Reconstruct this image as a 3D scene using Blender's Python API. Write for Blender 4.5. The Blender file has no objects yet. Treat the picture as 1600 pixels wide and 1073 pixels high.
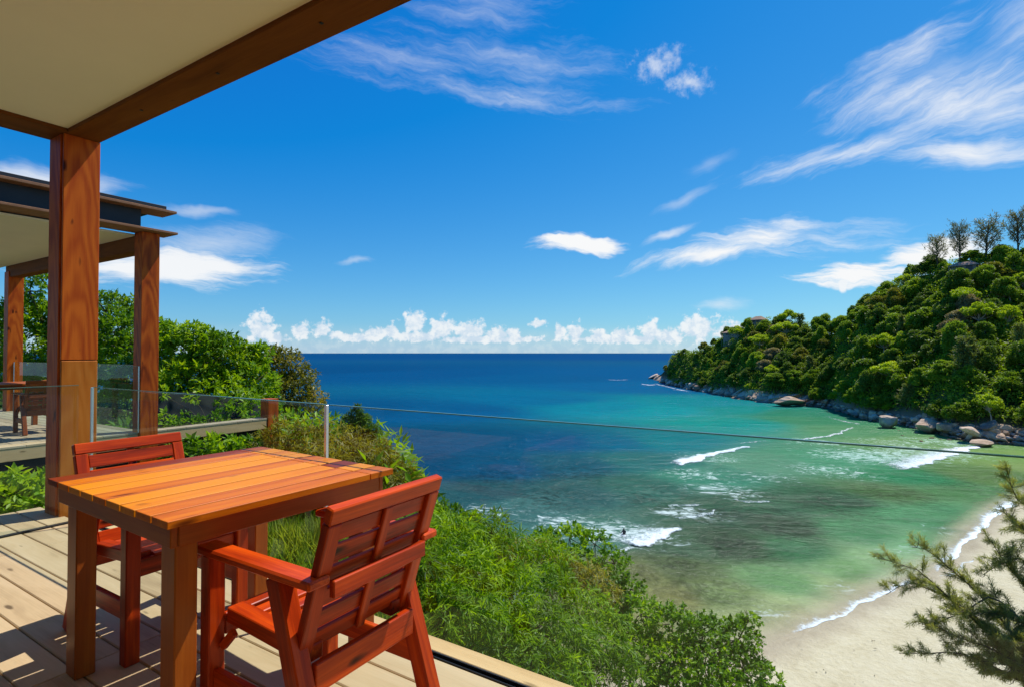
import bpy, bmesh, math, random
import numpy as np
from mathutils import Vector, Matrix

random.seed(7)
rng = np.random.default_rng(11)
scene = bpy.context.scene
COL = scene.collection

# ------------------------------------------------------------------ camera
F_PX, CX, CY, EYE = 850.0, 800.0, 536.5, 1.25
YAW, PITCH = math.radians(32.0), math.atan((551 - CY) / F_PX)
FW = np.array([-math.sin(YAW) * math.cos(PITCH), math.cos(YAW) * math.cos(PITCH), math.sin(PITCH)])
RT = np.array([math.cos(YAW), math.sin(YAW), 0.0])
UP = np.cross(RT, FW)
CAM = np.array([0.0, 0.0, EYE])
SEA = -22.0

cam = bpy.data.cameras.new("camera")
cam.sensor_width = 36.0
cam.lens = 36.0 * F_PX / 1600.0
cam.clip_start = 0.05
cam.clip_end = 60000.0
cam_o = bpy.data.objects.new("camera", cam)
COL.objects.link(cam_o)
cam_o.matrix_world = Matrix(((RT[0], UP[0], -FW[0], CAM[0]), (RT[1], UP[1], -FW[1], CAM[1]),
                             (RT[2], UP[2], -FW[2], CAM[2]), (0, 0, 0, 1)))
scene.camera = cam_o


def ray(x, y):
    return FW + RT * (x - CX) / F_PX - UP * (y - CY) / F_PX


def at(x, y, d):                       # a point at depth d
    return CAM + ray(x, y) * d


def on_z(x, y, z=0.0):                 # a point on a level plane
    r = ray(x, y)
    return CAM + r * (z - EYE) / r[2]


def sea(x, y):
    return on_z(x, y, SEA)


# ------------------------------------------------------------------ view
scene.view_settings.view_transform = 'Standard'
scene.view_settings.look = 'None'
scene.view_settings.exposure = 0.0
scene.view_settings.gamma = 1.0
scene.view_settings.use_curve_mapping = False
scene.render.engine = 'CYCLES'
scene.cycles.max_bounces = 8
scene.cycles.transparent_max_bounces = 24
scene.cycles.use_denoising = True

# ------------------------------------------------------------------ sun
SUN_DIR = Vector((0.197, 0.469, 0.859)).normalized()
SUN_EL = math.asin(SUN_DIR.z)
SUN_AZ = math.atan2(SUN_DIR.x, SUN_DIR.y)          # clockwise from +Y
sun = bpy.data.lights.new("sun", 'SUN')
sun.energy = 5.0
sun.angle = math.radians(0.5)
sun.color = (1.0, 0.95, 0.87)
sun_o = bpy.data.objects.new("sun", sun)
COL.objects.link(sun_o)
sun_o.rotation_euler = SUN_DIR.to_track_quat('Z', 'Y').to_euler()

# ------------------------------------------------------------------ sky
world = bpy.data.worlds.new("World")
scene.world = world
world.use_nodes = True


def node_kit(tree):
    n, l = tree.nodes, tree.links

    def put(sock, v):
        if isinstance(v, bpy.types.NodeSocket):
            l.new(v, sock)
        elif v is not None:
            sock.default_value = v

    def math_(op, a, b=None, c=None, clamp=False):
        m = n.new('ShaderNodeMath'); m.operation = op; m.use_clamp = clamp
        put(m.inputs[0], a); put(m.inputs[1], b); put(m.inputs[2], c)
        return m.outputs[0]

    def vmath(op, a, b=None, scale=None):
        m = n.new('ShaderNodeVectorMath'); m.operation = op
        put(m.inputs[0], a); put(m.inputs[1], b)
        if scale is not None:
            put(m.inputs['Scale'], scale)
        return m.outputs['Value'] if op in ('LENGTH', 'DOT_PRODUCT', 'DISTANCE') else m.outputs[0]

    def mapping(v, loc=(0, 0, 0), rot=(0, 0, 0), sc=(1, 1, 1), kind='POINT'):
        m = n.new('ShaderNodeMapping'); m.vector_type = kind
        put(m.inputs['Vector'], v)
        if 'Location' in m.inputs: put(m.inputs['Location'], loc)
        put(m.inputs['Rotation'], rot); put(m.inputs['Scale'], sc)
        return m.outputs[0]

    def noise(v, scale=1.0, detail=4.0, rough=0.5, dist=0.0):
        m = n.new('ShaderNodeTexNoise')
        put(m.inputs['Vector'], v); put(m.inputs['Scale'], scale); put(m.inputs['Detail'], detail)
        put(m.inputs['Roughness'], rough); put(m.inputs['Distortion'], dist)
        return m

    def ramp(f, stops, interp='LINEAR'):
        m = n.new('ShaderNodeValToRGB'); m.color_ramp.interpolation = interp
        e = m.color_ramp.elements
        while len(e) < len(stops): e.new(0.5)
        for i, (p, c) in enumerate(stops):
            e[i].position = p
            e[i].color = (c[0], c[1], c[2], 1) if isinstance(c, tuple) else (c, c, c, 1)
        put(m.inputs[0], f)
        return m.outputs[0]

    def mix(f, a, b, blend='MIX'):
        m = n.new('ShaderNodeMix'); m.data_type = 'RGBA'; m.blend_type = blend
        put(m.inputs[0], f)
        put(m.inputs[6], a if not isinstance(a, tuple) else (*a[:3], 1))
        put(m.inputs[7], b if not isinstance(b, tuple) else (*b[:3], 1))
        return m.outputs[2]

    def rng_(v, a, b, c=0.0, d=1.0, smooth=False):
        m = n.new('ShaderNodeMapRange'); m.interpolation_type = 'SMOOTHSTEP' if smooth else 'LINEAR'
        put(m.inputs[0], v); put(m.inputs[1], a); put(m.inputs[2], b); put(m.inputs[3], c); put(m.inputs[4], d)
        return m.outputs[0]

    def combine(x, y, z=0.0):
        m = n.new('ShaderNodeCombineXYZ'); put(m.inputs[0], x); put(m.inputs[1], y); put(m.inputs[2], z)
        return m.outputs[0]

    def separate(v):
        m = n.new('ShaderNodeSeparateXYZ'); put(m.inputs[0], v); return m.outputs

    def attr(name):
        m = n.new('ShaderNodeAttribute'); m.attribute_name = name; return m

    class K: pass
    k = K()
    k.n, k.l, k.put = n, l, put
    k.math, k.vmath, k.mapping, k.noise, k.ramp, k.mix, k.range, k.combine, k.separate, k.attr = \
        math_, vmath, mapping, noise, ramp, mix, rng_, combine, separate, attr
    return k


def az_el(px, py):
    d = ray(px, py); d = d / np.linalg.norm(d)
    return math.atan2(d[0], d[1]), math.asin(d[2])


def build_sky():
    t = world.node_tree
    t.nodes.clear()
    k = node_kit(t)
    sky = t.nodes.new('ShaderNodeTexSky')
    sky.sky_type = 'NISHITA'; sky.sun_disc = False
    sky.sun_elevation = SUN_EL; sky.sun_rotation = SUN_AZ
    sky.altitude = 0; sky.air_density = 1.0; sky.dust_density = 0.25; sky.ozone_density = 2.0
    # polarised tropical blue: stronger contrast between the channels
    blue = k.vmath('MULTIPLY_ADD', sky.outputs[0], (0.60, 0.86, 0.66))
    blue.node.inputs[2].default_value = (-0.98, -0.10, 3.75)
    blue = k.vmath('MINIMUM', k.vmath('MAXIMUM', blue, (0.06, 0.3, 0.5)), (6.0, 7.6, 9.0))
    tc = t.nodes.new('ShaderNodeTexCoord')
    d = tc.outputs['Generated']
    s = k.separate(d)
    az = k.math('ARCTAN2', s[0], s[1])
    el = k.math('ARCSINE', s[2])
    p = k.combine(az, el, 0.0)
    # warp for wisps
    wn = k.noise(p, 9.0, 4.0, 0.55)
    warp = k.vmath('SCALE', k.vmath('SUBTRACT', wn.outputs['Color'], (0.5, 0.5, 0.5)), scale=0.055)
    pw = k.vmath('ADD', p, warp)
    puff = k.noise(p, 55.0, 5.0, 0.62).outputs[0]
    # streaks lean from low left to high right, as the cirrus does
    st = k.mapping(pw, rot=(0, 0, math.radians(-17)))
    streak = k.noise(k.mapping(st, sc=(6.0, 40.0, 1.0)), 1.0, 9.0, 0.68).outputs[0]
    st2 = k.mapping(pw, rot=(0, 0, math.radians(6)))
    streak2 = k.noise(k.mapping(st2, sc=(5.0, 36.0, 1.0)), 1.3, 9.0, 0.68).outputs[0]
    noises = {'puff': puff, 'up': streak, 'flat': streak2}

    #  ends of the cloud's long axis, half width (photo px), noise, noise amount, softness, strength
    clouds = [
        # big cirrus, upper right
        ((1285, 168), (1720, 120), 58, 'up', 2.0, 1.5, 0.95),
        ((1330, 150), (1640, 60), 44, 'up', 1.5, 1.9, 0.6),
        ((1300, 165), (1580, -20), 36, 'up', 2.4, 1.7, 0.85),
        ((1400, 140), (1760, 170), 60, 'flat', 2.2, 1.7, 0.9),
        ((1160, 278), (1520, 185), 25, 'up', 2.2, 1.5, 0.85),
        ((1370, 236), (1720, 222), 24, 'flat', 1.8, 1.3, 0.9),
        ((1500, 60), (1780, -20), 70, 'up', 2.2, 1.8, 0.7),
        # swoosh above the headland
        ((1000, 418), (1250, 374), 15, 'up', 1.9, 1.0, 1.0),
        ((1090, 388), (1300, 355), 27, 'flat', 2.2, 1.2, 1.0),
        ((1170, 374), (1420, 362), 22, 'flat', 2.4, 1.5, 0.75),
        ((1005, 385), (1095, 345), 8, 'up', 1.1, 1.0, 0.6),
        ((1020, 330), (1120, 290), 10, 'up', 1.6, 1.4, 0.35),
        ((1060, 270), (1160, 230), 14, 'up', 1.6, 1.4, 0.22),
        # small bright lens
        ((832, 377), (978, 383), 13, 'flat', 1.4, 0.5, 1.0),
        # two by the headland ridge
        ((1240, 437), (1440, 428), 17, 'flat', 2.2, 0.6, 1.0),
        ((1380, 408), (1560, 385), 20, 'flat', 2.0, 0.6, 1.0),
        ((1305, 448), (1330, 447), 7, 'puff', 0.6, 0.5, 0.9),
        # cirrus at top centre
        ((470, 70), (760, 110), 34, 'flat', 2.6, 2.0, 0.50),
        ((600, 110), (1010, 160), 20, 'flat', 2.6, 2.0, 0.56),
        ((600, 60), (1000, 100), 34, 'flat', 2.6, 2.0, 0.45),
        ((620, 15), (900, 5), 34, 'flat', 2.6, 2.0, 0.41),
        ((985, 100), (1070, 92), 24, 'puff', 2.4, 1.4, 0.6),
        ((1035, 132), (1120, 122), 20, 'puff', 2.4, 1.4, 0.6),
        # left, behind the posts
        ((60, 405), (430, 422), 32, 'flat', 1.6, 0.7, 0.95),
        ((200, 385), (440, 375), 26, 'flat', 1.5, 1.3, 0.5),
        ((-120, 262), (215, 300), 22, 'flat', 1.0, 0.9, 0.7),
        ((240, 330), (370, 334), 10, 'flat', 1.2, 1.0, 0.4),
        ((520, 413), (590, 410), 6, 'flat', 1.2, 1.0, 0.35),
        ((1080, 478), (1180, 470), 10, 'flat', 1.3, 1.2, 0.5),
    ]
    cumuli = [  # centre, half width, half height
        (408, 513, 24, 26), (432, 528, 22, 10), (470, 517, 16, 14), (503, 515, 16, 15), (524, 524, 14, 8),
        (588, 521, 26, 11), (612, 518, 14, 12), (648, 505, 20, 20), (690, 513, 22, 20), (735, 518, 30, 17),
        (780, 523, 26, 14), (842, 506, 15, 8), (800, 522, 16, 12), (873, 520, 10, 15), (900, 521, 15, 17),
        (935, 526, 16, 12), (972, 523, 20, 14), (1016, 517, 17, 18), (1045, 525, 26, 14), (1090, 514, 36, 22),
        (1140, 518, 26, 18), (1180, 512, 30, 14), (660, 526, 60, 10), (560, 528, 40, 8), (980, 530, 120, 8), (760, 530, 120, 7)]
    total = None
    for a, b, w, kind, amt, soft, strength in clouds:
        A, B = np.array(az_el(*a)), np.array(az_el(*b))
        c = (A + B) / 2; ax = (B - A) / 2
        mx, my = (a[0] + b[0]) / 2, (a[1] + b[1]) / 2
        wv = abs(az_el(mx, my - w)[1] - az_el(mx, my)[1])
        m = k.mapping(pw, (c[0], c[1], 0), (0, 0, math.atan2(ax[1], ax[0])),
                      (float(np.linalg.norm(ax)) * 1.15, max(wv * 1.35, 1e-3), 1), 'TEXTURE')
        dist = k.vmath('LENGTH', m)
        v = k.math('MULTIPLY_ADD', noises[kind], amt, k.math('SUBTRACT', 1.0 - amt * 0.5, dist))
        v = k.math('MULTIPLY', k.range(v, 0.0, soft, smooth=True), strength)
        total = v if total is None else k.math('MAXIMUM', total, v)
    for x, y, w, h in cumuli:
        c = az_el(x, y)
        m = k.mapping(p, (c[0], c[1], 0), (0, 0, 0),
                      (abs(az_el(x + w, y)[0] - c[0]) * 1.3, abs(az_el(x, y - h)[1] - c[1]) * 1.3, 1), 'TEXTURE')
        dist = k.vmath('LENGTH', m)
        v = k.math('MULTIPLY_ADD', puff, 2.1, k.math('SUBTRACT', -0.17, dist))
        v = k.math('MULTIPLY', k.range(v, 0.0, 0.45, smooth=True), 0.85)
        total = k.math('MAXIMUM', total, v)
    # thin cirrus everywhere else in the sky
    gen = k.math('MULTIPLY', k.range(k.math('MULTIPLY', streak, streak2), 0.33, 0.6, smooth=True), 0.28)
    gen = k.math('MULTIPLY', gen, k.range(el, 0.9, 1.2))
    total = k.math('MAXIMUM', total, gen)
    # a pale bank low over the sea
    bank = k.math('MULTIPLY', k.range(el, 0.055, 0.0, smooth=True), 0.34)
    total = k.math('MAXIMUM', total, bank)
    shade = k.math('MULTIPLY', k.range(puff, 0.62, 0.42, smooth=True), k.range(el, 0.10, 0.03))
    white = k.mix(shade, (9.4, 9.5, 9.6), (6.6, 7.6, 8.8))
    col = k.mix(total, blue, white)
    bg = t.nodes.new('ShaderNodeBackground')
    k.put(bg.inputs[0], col)
    bg.inputs[1].default_value = 0.10
    out = t.nodes.new('ShaderNodeOutputWorld')
    t.links.new(bg.outputs[0], out.inputs[0])


build_sky()


# ------------------------------------------------------------------ helpers
def lin(r, g, b):
    f = lambda c: (c / 12.92) if c <= 0.04045 else ((c + 0.055) / 1.055) ** 2.4
    return tuple(f(c / 255.0) for c in (r, g, b))


def new_mat(name):
    m = bpy.data.materials.new(name); m.use_nodes = True
    m.node_tree.nodes.clear()
    return m, node_kit(m.node_tree)


def finish(m, k, surf):
    o = k.n.new('ShaderNodeOutputMaterial'); k.l.new(surf, o.inputs['Surface'])
    return m


def principled(k, color, rough=0.5, spec=0.5, metal=0.0, coat=0.0, coat_rough=0.1, normal=None, alpha=None):
    b = k.n.new('ShaderNodeBsdfPrincipled')
    k.put(b.inputs['Base Color'], color if not isinstance(color, tuple) else (*color[:3], 1))
    k.put(b.inputs['Roughness'], rough); k.put(b.inputs['Specular IOR Level'], spec)
    k.put(b.inputs['Metallic'], metal); k.put(b.inputs['Coat Weight'], coat); k.put(b.inputs['Coat Roughness'], coat_rough)
    if normal is not None: k.put(b.inputs['Normal'], normal)
    if alpha is not None: k.put(b.inputs['Alpha'], alpha)
    return b.outputs[0]


def bump(k, h, strength=0.3, dist=0.01):
    b = k.n.new('ShaderNodeBump'); b.inputs['Strength'].default_value = strength
    b.inputs['Distance'].default_value = dist
    k.put(b.inputs['Height'], h)
    return b.outputs[0]


def tag(o, label=None, cat=None, group=None, kind=None):
    if label: o['label'] = label
    if cat: o['category'] = cat
    if group: o['group'] = group
    if kind: o['kind'] = kind
    return o


def empty(name, loc=(0, 0, 0), rz=0.0, label=None, cat=None, group=None, kind=None):
    o = bpy.data.objects.new(name, None); COL.objects.link(o)
    o.empty_display_size = 0.1
    o.location = loc; o.rotation_euler = (0, 0, rz)
    return tag(o, label, cat, group, kind)


def link(name, mesh, mat=None, parent=None, matrix=None):
    o = bpy.data.objects.new(name, mesh); COL.objects.link(o)
    if mat is not None and not mesh.materials: mesh.materials.append(mat)
    if parent is not None: o.parent = parent
    if matrix is not None: o.matrix_local = matrix
    return o


def mesh_np(name, verts, faces, smooth=False, attrs=None):
    """verts (n,3); faces (m,k) array with constant k; attrs {name: per-vertex floats}"""
    me = bpy.data.meshes.new(name)
    verts = np.asarray(verts, np.float32); faces = np.asarray(faces, np.int32)
    kf = faces.shape[1]
    me.vertices.add(len(verts)); me.vertices.foreach_set('co', verts.ravel())
    me.loops.add(faces.size); me.loops.foreach_set('vertex_index', faces.ravel())
    me.polygons.add(len(faces))
    me.polygons.foreach_set('loop_start', np.arange(0, faces.size, kf, dtype=np.int32))
    if smooth: me.polygons.foreach_set('use_smooth', np.ones(len(faces), bool))
    for an, vals in (attrs or {}).items():
        a = me.attributes.new(an, 'FLOAT', 'POINT'); a.data.foreach_set('value', np.asarray(vals, np.float32))
    me.update(calc_edges=True)
    return me


_box_cache = {}


def box_mesh(l, w, t, mat, bev=0.003):
    key = (round(l, 4), round(w, 4), round(t, 4), mat.name, bev)
    if key in _box_cache: return _box_cache[key]
    bm = bmesh.new()
    bmesh.ops.create_cube(bm, size=1.0)
    bmesh.ops.scale(bm, vec=(l, w, t), verts=bm.verts)
    if bev > 0:
        bmesh.ops.bevel(bm, geom=list(bm.edges), offset=min(bev, l * .3, w * .3, t * .3), segments=1, affect='EDGES', profile=0.5)
    me = bpy.data.meshes.new('board'); bm.to_mesh(me); bm.free()
    me.materials.append(mat)
    _box_cache[key] = me
    return me


def plank(name, p0, p1, w, t, mat, parent=None, up=(0, 0, 1), bev=0.003):
    """a board from p0 to p1 (centre line), width w across, thickness t along 'up'"""
    p0, p1 = Vector(p0), Vector(p1)
    x = (p1 - p0); L = x.length; x.normalize()
    u = Vector(up); y = u.cross(x)
    if y.length < 1e-4: y = Vector((0, 1, 0)).cross(x)
    y.normalize(); z = x.cross(y)
    M = Matrix((x, y, z)).transposed().to_4x4(); M.translation = (p0 + p1) / 2
    return link(name, box_mesh(L, w, t, mat, bev), None, parent, M)


def box(name, lo, hi, mat, parent=None, bev=0.003):
    lo, hi = Vector(lo), Vector(hi)
    s = hi - lo; c = (lo + hi) / 2
    ax = max(range(3), key=lambda i: s[i])
    if ax == 0: return plank(name, (lo.x, c.y, c.z), (hi.x, c.y, c.z), s.y, s.z, mat, parent, (0, 0, 1), bev)
    if ax == 1: return plank(name, (c.x, lo.y, c.z), (c.x, hi.y, c.z), s.x, s.z, mat, parent, (0, 0, 1), bev)
    return plank(name, (c.x, c.y, lo.z), (c.x, c.y, hi.z), s.x, s.y, mat, parent, (0, 1, 0), bev)


def tubes(paths, sides=6):
    """paths: list of (points (n,3), radii (n,)) -> verts, quads"""
    V, Fc, off = [], [], 0
    ang = np.linspace(0, 2 * math.pi, sides, endpoint=False)
    for P, R in paths:
        P = np.asarray(P, float); R = np.asarray(R, float); n = len(P)
        T = np.gradient(P, axis=0); T /= (np.linalg.norm(T, axis=1, keepdims=True) + 1e-9)
        ref = np.array([0.31, 0.77, 0.55])
        A = np.cross(T, ref); A /= (np.linalg.norm(A, axis=1, keepdims=True) + 1e-9)
        B = np.cross(T, A)
        ring = P[:, None, :] + R[:, None, None] * (np.cos(ang)[None, :, None] * A[:, None, :] + np.sin(ang)[None, :, None] * B[:, None, :])
        V.append(ring.reshape(-1, 3))
        i = np.arange(n - 1)[:, None] * sides; j = np.arange(sides)[None, :]; j2 = (j + 1) % sides
        Fc.append(np.stack([i + j, i + j2, i + sides + j2, i + sides + j], -1).reshape(-1, 4) + off)
        off += n * sides
    return np.vstack(V), np.vstack(Fc)


def unit(v):
    return v / (np.linalg.norm(v, axis=-1, keepdims=True) + 1e-9)


def leaves_geo(P, D, L, W, tone, roll=None):
    """folded four-point leaves: base P, direction D"""
    n = len(P)
    D = unit(D)
    S = unit(np.cross(D, unit(np.array([0, 0, 1.0]) + 0.45 * rng.normal(size=(n, 3)))))
    N = np.cross(S, D)
    L = np.broadcast_to(L, (n,))[:, None]; W = np.broadcast_to(W, (n,))[:, None]
    mid = P + D * L * 0.48
    v = np.empty((n, 4, 3))
    v[:, 0] = P
    v[:, 1] = mid + S * W * 0.5 + N * W * 0.14
    v[:, 2] = P + D * L - N * L * 0.06
    v[:, 3] = mid - S * W * 0.5 + N * W * 0.14
    f = np.arange(n * 4).reshape(n, 4)
    tris = np.concatenate([f[:, [0, 1, 2]], f[:, [0, 2, 3]]])
    return v.reshape(-1, 3), tris, np.repeat(tone, 4)


def join_geo(parts):
    V, Fc, T, off = [], [], [], 0
    for v, f, t in parts:
        V.append(v); Fc.append(f + off); T.append(t); off += len(v)
    return np.vstack(V), np.vstack(Fc), np.concatenate(T)


def rand_dirs(n):
    return unit(rng.normal(size=(n, 3)))


def crown_geo(lobes, shoots_per_m2, leaves_per_shoot, leaf_l, leaf_w, droop=0.0, shoot_len=0.35, up_bias=0.25, flat=1.0, jitter=0.35):
    """leafy shoots over ellipsoid lobes (centre, radius); flat squeezes them in height"""
    P, D, L, T = [], [], [], []
    for c, r in lobes:
        c = np.asarray(c, float)
        ns = max(6, int(shoots_per_m2 * 4 * math.pi * r * r))
        d = rand_dirs(ns); d[:, 2] += up_bias; d = unit(d)
        rad = r * (0.55 + 0.5 * rng.random(ns) ** 0.6)
        sc = np.array([1, 1, flat])
        tip = c + d * rad[:, None] * sc
        sd = unit(d + jitter * rng.normal(size=(ns, 3)) + np.array([0, 0, 0.15 - droop]))
        lobe_t = rng.random() * 0.5
        st = lobe_t + 0.35 * rng.random(ns) - 0.05
        for j in range(leaves_per_shoot):
            u = (j + rng.random(ns)) / leaves_per_shoot
            base = tip + sd * ((u - 0.7) * shoot_len * r if shoot_len < 1 else (u - 0.6) * shoot_len)[:, None]
            base[:, 2] -= droop * 0.35 * (u ** 2) * r * 0.4
            q = rand_dirs(ns)
            ld = unit(sd * (0.35 + 0.5 * u)[:, None] + q * 0.85 + np.array([0, 0, -droop * 0.8]))
            P.append(base); D.append(ld); L.append(leaf_l * (0.65 + 0.6 * rng.random(ns)))
            T.append(np.clip(st + 0.3 * rng.random(ns), 0, 1))
    P, D, L, T = np.vstack(P), np.vstack(D), np.concatenate(L), np.concatenate(T)
    return leaves_geo(P, D, L, L * leaf_w / leaf_l, T)


def limb(a, b, r0, r1, sag=0.08, n=6):
    a, b = np.asarray(a, float), np.asarray(b, float)
    u = np.linspace(0, 1, n)[:, None]
    L = np.linalg.norm(b - a)
    w = rng.normal(size=3) * sag * L
    P = a + (b - a) * u + np.sin(u * math.pi) * w
    return P, r0 + (r1 - r0) * u[:, 0]


# ------------------------------------------------------------------ materials
def wood_mat(name, c_dark, c_mid, c_light, rough=0.35, coat=0.3, grain=1.0, tone=0.5, bumpy=0.15, spec=0.2, figure=0.0):
    m, k = new_mat(name)
    tc = k.n.new('ShaderNodeTexCoord'); oi = k.n.new('ShaderNodeObjectInfo')
    off = k.vmath('SCALE', k.combine(oi.outputs['Random'], oi.outputs['Random'], oi.outputs['Random']), scale=37.0)
    v = k.vmath('ADD', tc.outputs['Object'], off)
    warp = k.noise(k.mapping(v, sc=(1.5, 6, 6)), 1.0, 2.0, 0.5)
    vw = k.vmath('ADD', k.mapping(v, sc=(0.9 * grain, 13 * grain, 13 * grain)),
                 k.vmath('SCALE', warp.outputs['Color'], scale=1.6))
    n1 = k.noise(vw, 1.0, 4.0, 0.6).outputs[0]
    n2 = k.noise(k.mapping(v, sc=(3.0, 170, 170)), 1.0, 3.0, 0.6).outputs[0]
    n3 = k.noise(k.mapping(v, sc=(0.7, 2.2, 2.2)), 1.0, 2.0, 0.5).outputs[0]
    if figure:
        wv = k.n.new('ShaderNodeTexWave'); wv.wave_type = 'RINGS'; wv.rings_direction = 'SPHERICAL'
        k.put(wv.inputs['Vector'], k.vmath('ADD', k.mapping(tc.outputs['Object'], sc=(0.55, 7.0, 7.0)),
              k.vmath('ADD', k.vmath('SCALE', warp.outputs['Color'], scale=0.5), k.combine(k.math('MULTIPLY', oi.outputs['Random'], 0.8), 0.0, 0.0))))
        wv.inputs['Scale'].default_value = 1.6; wv.inputs['Distortion'].default_value = 1.2; wv.inputs['Detail'].default_value = 2.0
        n1 = k.math('ADD', k.math('MULTIPLY', n1, 1 - figure), k.math('MULTIPLY', wv.outputs['Fac'], figure))
    f = k.math('ADD', k.math('MULTIPLY', n1, 0.75), k.math('MULTIPLY', n2, 0.25))
    f = k.math('ADD', f, k.math('MULTIPLY', k.math('SUBTRACT', oi.outputs['Random'], 0.5), tone * 0.45))
    f = k.math('ADD', f, k.math('MULTIPLY', k.math('SUBTRACT', n3, 0.5), 0.35))
    c = k.ramp(f, [(0.22, c_dark), (0.48, c_mid), (0.78, c_light)])
    # small dark knots
    kn = k.noise(k.mapping(v, sc=(5, 16, 16)), 1.0, 1.0, 0.4).outputs[0]
    c = k.mix(k.range(kn, 0.72, 0.80), c, tuple(x * 0.45 for x in c_dark))
    h = k.math('ADD', k.math('MULTIPLY', n2, 0.6), k.math('MULTIPLY', n1, 0.4))
    rg = k.math('ADD', rough, k.math('MULTIPLY', k.math('SUBTRACT', n3, 0.5), 0.25))
    return finish(m, k, principled(k, c, rg, spec, coat=coat, coat_rough=0.16, normal=bump(k, h, bumpy, 0.004)))


M_TABLE = wood_mat('varnished_table_wood', (0.24, 0.034, 0.003), (0.62, 0.145, 0.003), (0.80, 0.27, 0.005), 0.38, 0.0, 1.3, 1.7, spec=0.10)
M_TLEG = wood_mat('table_frame_wood', (0.15, 0.030, 0.004), (0.36, 0.078, 0.007), (0.50, 0.135, 0.012), 0.4, 0.05, 1.0, 0.5)
M_CHAIR = wood_mat('red_chair_wood', (0.065, 0.011, 0.004), (0.41, 0.036, 0.004), (0.86, 0.115, 0.006), 0.34, 0.05, 1.6, 0.35, spec=0.16)
M_CHAIR2 = wood_mat('brown_chair_wood', (0.12, 0.028, 0.006), (0.26, 0.065, 0.010), (0.36, 0.11, 0.02), 0.4, 0.05, 1.0, 0.4)
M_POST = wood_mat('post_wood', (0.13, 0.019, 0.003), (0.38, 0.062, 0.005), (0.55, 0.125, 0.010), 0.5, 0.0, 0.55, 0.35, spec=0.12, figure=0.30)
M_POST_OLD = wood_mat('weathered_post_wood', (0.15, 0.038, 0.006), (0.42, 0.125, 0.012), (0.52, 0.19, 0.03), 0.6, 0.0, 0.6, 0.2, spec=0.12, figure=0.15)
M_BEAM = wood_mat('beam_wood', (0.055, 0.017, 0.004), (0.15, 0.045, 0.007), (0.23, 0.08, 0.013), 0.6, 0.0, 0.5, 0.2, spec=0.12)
M_DECK = wood_mat('deck_wood', (0.34, 0.23, 0.12), (0.54, 0.395, 0.22), (0.64, 0.49, 0.30), 0.7, 0.0, 0.5, 0.6, 0.25)
M_GREYDECK = wood_mat('weathered_deck_wood', (0.22, 0.16, 0.09), (0.38, 0.30, 0.19), (0.47, 0.38, 0.26), 0.7, 0.0, 0.5, 0.5, 0.25)
M_EDGE = wood_mat('edge_board_wood', (0.48, 0.30, 0.12), (0.64, 0.42, 0.20), (0.70, 0.50, 0.26), 0.6, 0.0, 0.4, 0.2)
M_DARKWOOD = wood_mat('dark_joist_and_void_shade', (0.015, 0.012, 0.010), (0.03, 0.025, 0.02), (0.05, 0.04, 0.03), 0.8, 0.0, 0.5, 0.2)


def plain_mat(name, c, rough=0.6, metal=0.0, spec=0.4, var=0.15, scale=6.0, bumpy=0.1):
    m, k = new_mat(name)
    tc = k.n.new('ShaderNodeTexCoord')
    n = k.noise(tc.outputs['Object'], scale, 6.0, 0.6).outputs[0]
    c2 = k.mix(n, tuple(x * (1 - var) for x in c), tuple(min(1, x * (1 + var)) for x in c))
    return finish(m, k, principled(k, c2, rough, spec, metal, normal=bump(k, n, bumpy, 0.01)))


M_CEIL = plain_mat('painted_ceiling', (0.90, 0.81, 0.61), 0.75, var=0.06, scale=1.5, bumpy=0.03)
M_STEEL = plain_mat('black_painted_steel', (0.012, 0.013, 0.016), 0.5, 0.0, 0.4, 0.6, 5.0, 0.15)
M_RUST = plain_mat('rusty_flange_steel', (0.26, 0.12, 0.055), 0.65, 0.0, 0.3, 0.45, 9.0, 0.2)
M_ALU = plain_mat('brushed_aluminium', (0.62, 0.63, 0.64), 0.35, 0.9, 0.5, 0.05, 20.0)
M_TRACK = plain_mat('dark_track', (0.02, 0.02, 0.02), 0.5, 0.3, 0.4, 0.3, 30.0)
M_WALL = plain_mat('shade_wall', (0.16, 0.10, 0.06), 0.8, 0.0, 0.3, 0.1, 2.0)
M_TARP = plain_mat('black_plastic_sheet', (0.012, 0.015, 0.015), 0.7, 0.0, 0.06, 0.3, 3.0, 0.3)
M_BARK = plain_mat('bark', (0.10, 0.075, 0.05), 0.9, 0.0, 0.2, 0.5, 9.0, 0.6)
M_TWIG = plain_mat('brown_twig', (0.17, 0.12, 0.08), 0.9, 0.0, 0.2, 0.3, 9.0, 0.4)
M_PALEBARK = plain_mat('pale_bark', (0.42, 0.37, 0.30), 0.9, 0.0, 0.2, 0.3, 3.0, 0.5)
M_DEADWOOD = plain_mat('bleached_wood', (0.62, 0.57, 0.48), 0.8, 0.0, 0.2, 0.2, 3.0, 0.3)
M_THATCH = plain_mat('thatch', (0.36, 0.25, 0.17), 0.95, 0.0, 0.1, 0.35, 3.0, 0.5)
M_HUTWALL = plain_mat('hut_wall', (0.30, 0.24, 0.19), 0.8, 0.0, 0.2, 0.2, 2.0)
M_WINDOW = plain_mat('dark_opening', (0.015, 0.016, 0.018), 0.3, 0.0, 0.5, 0.1, 3.0)


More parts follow.
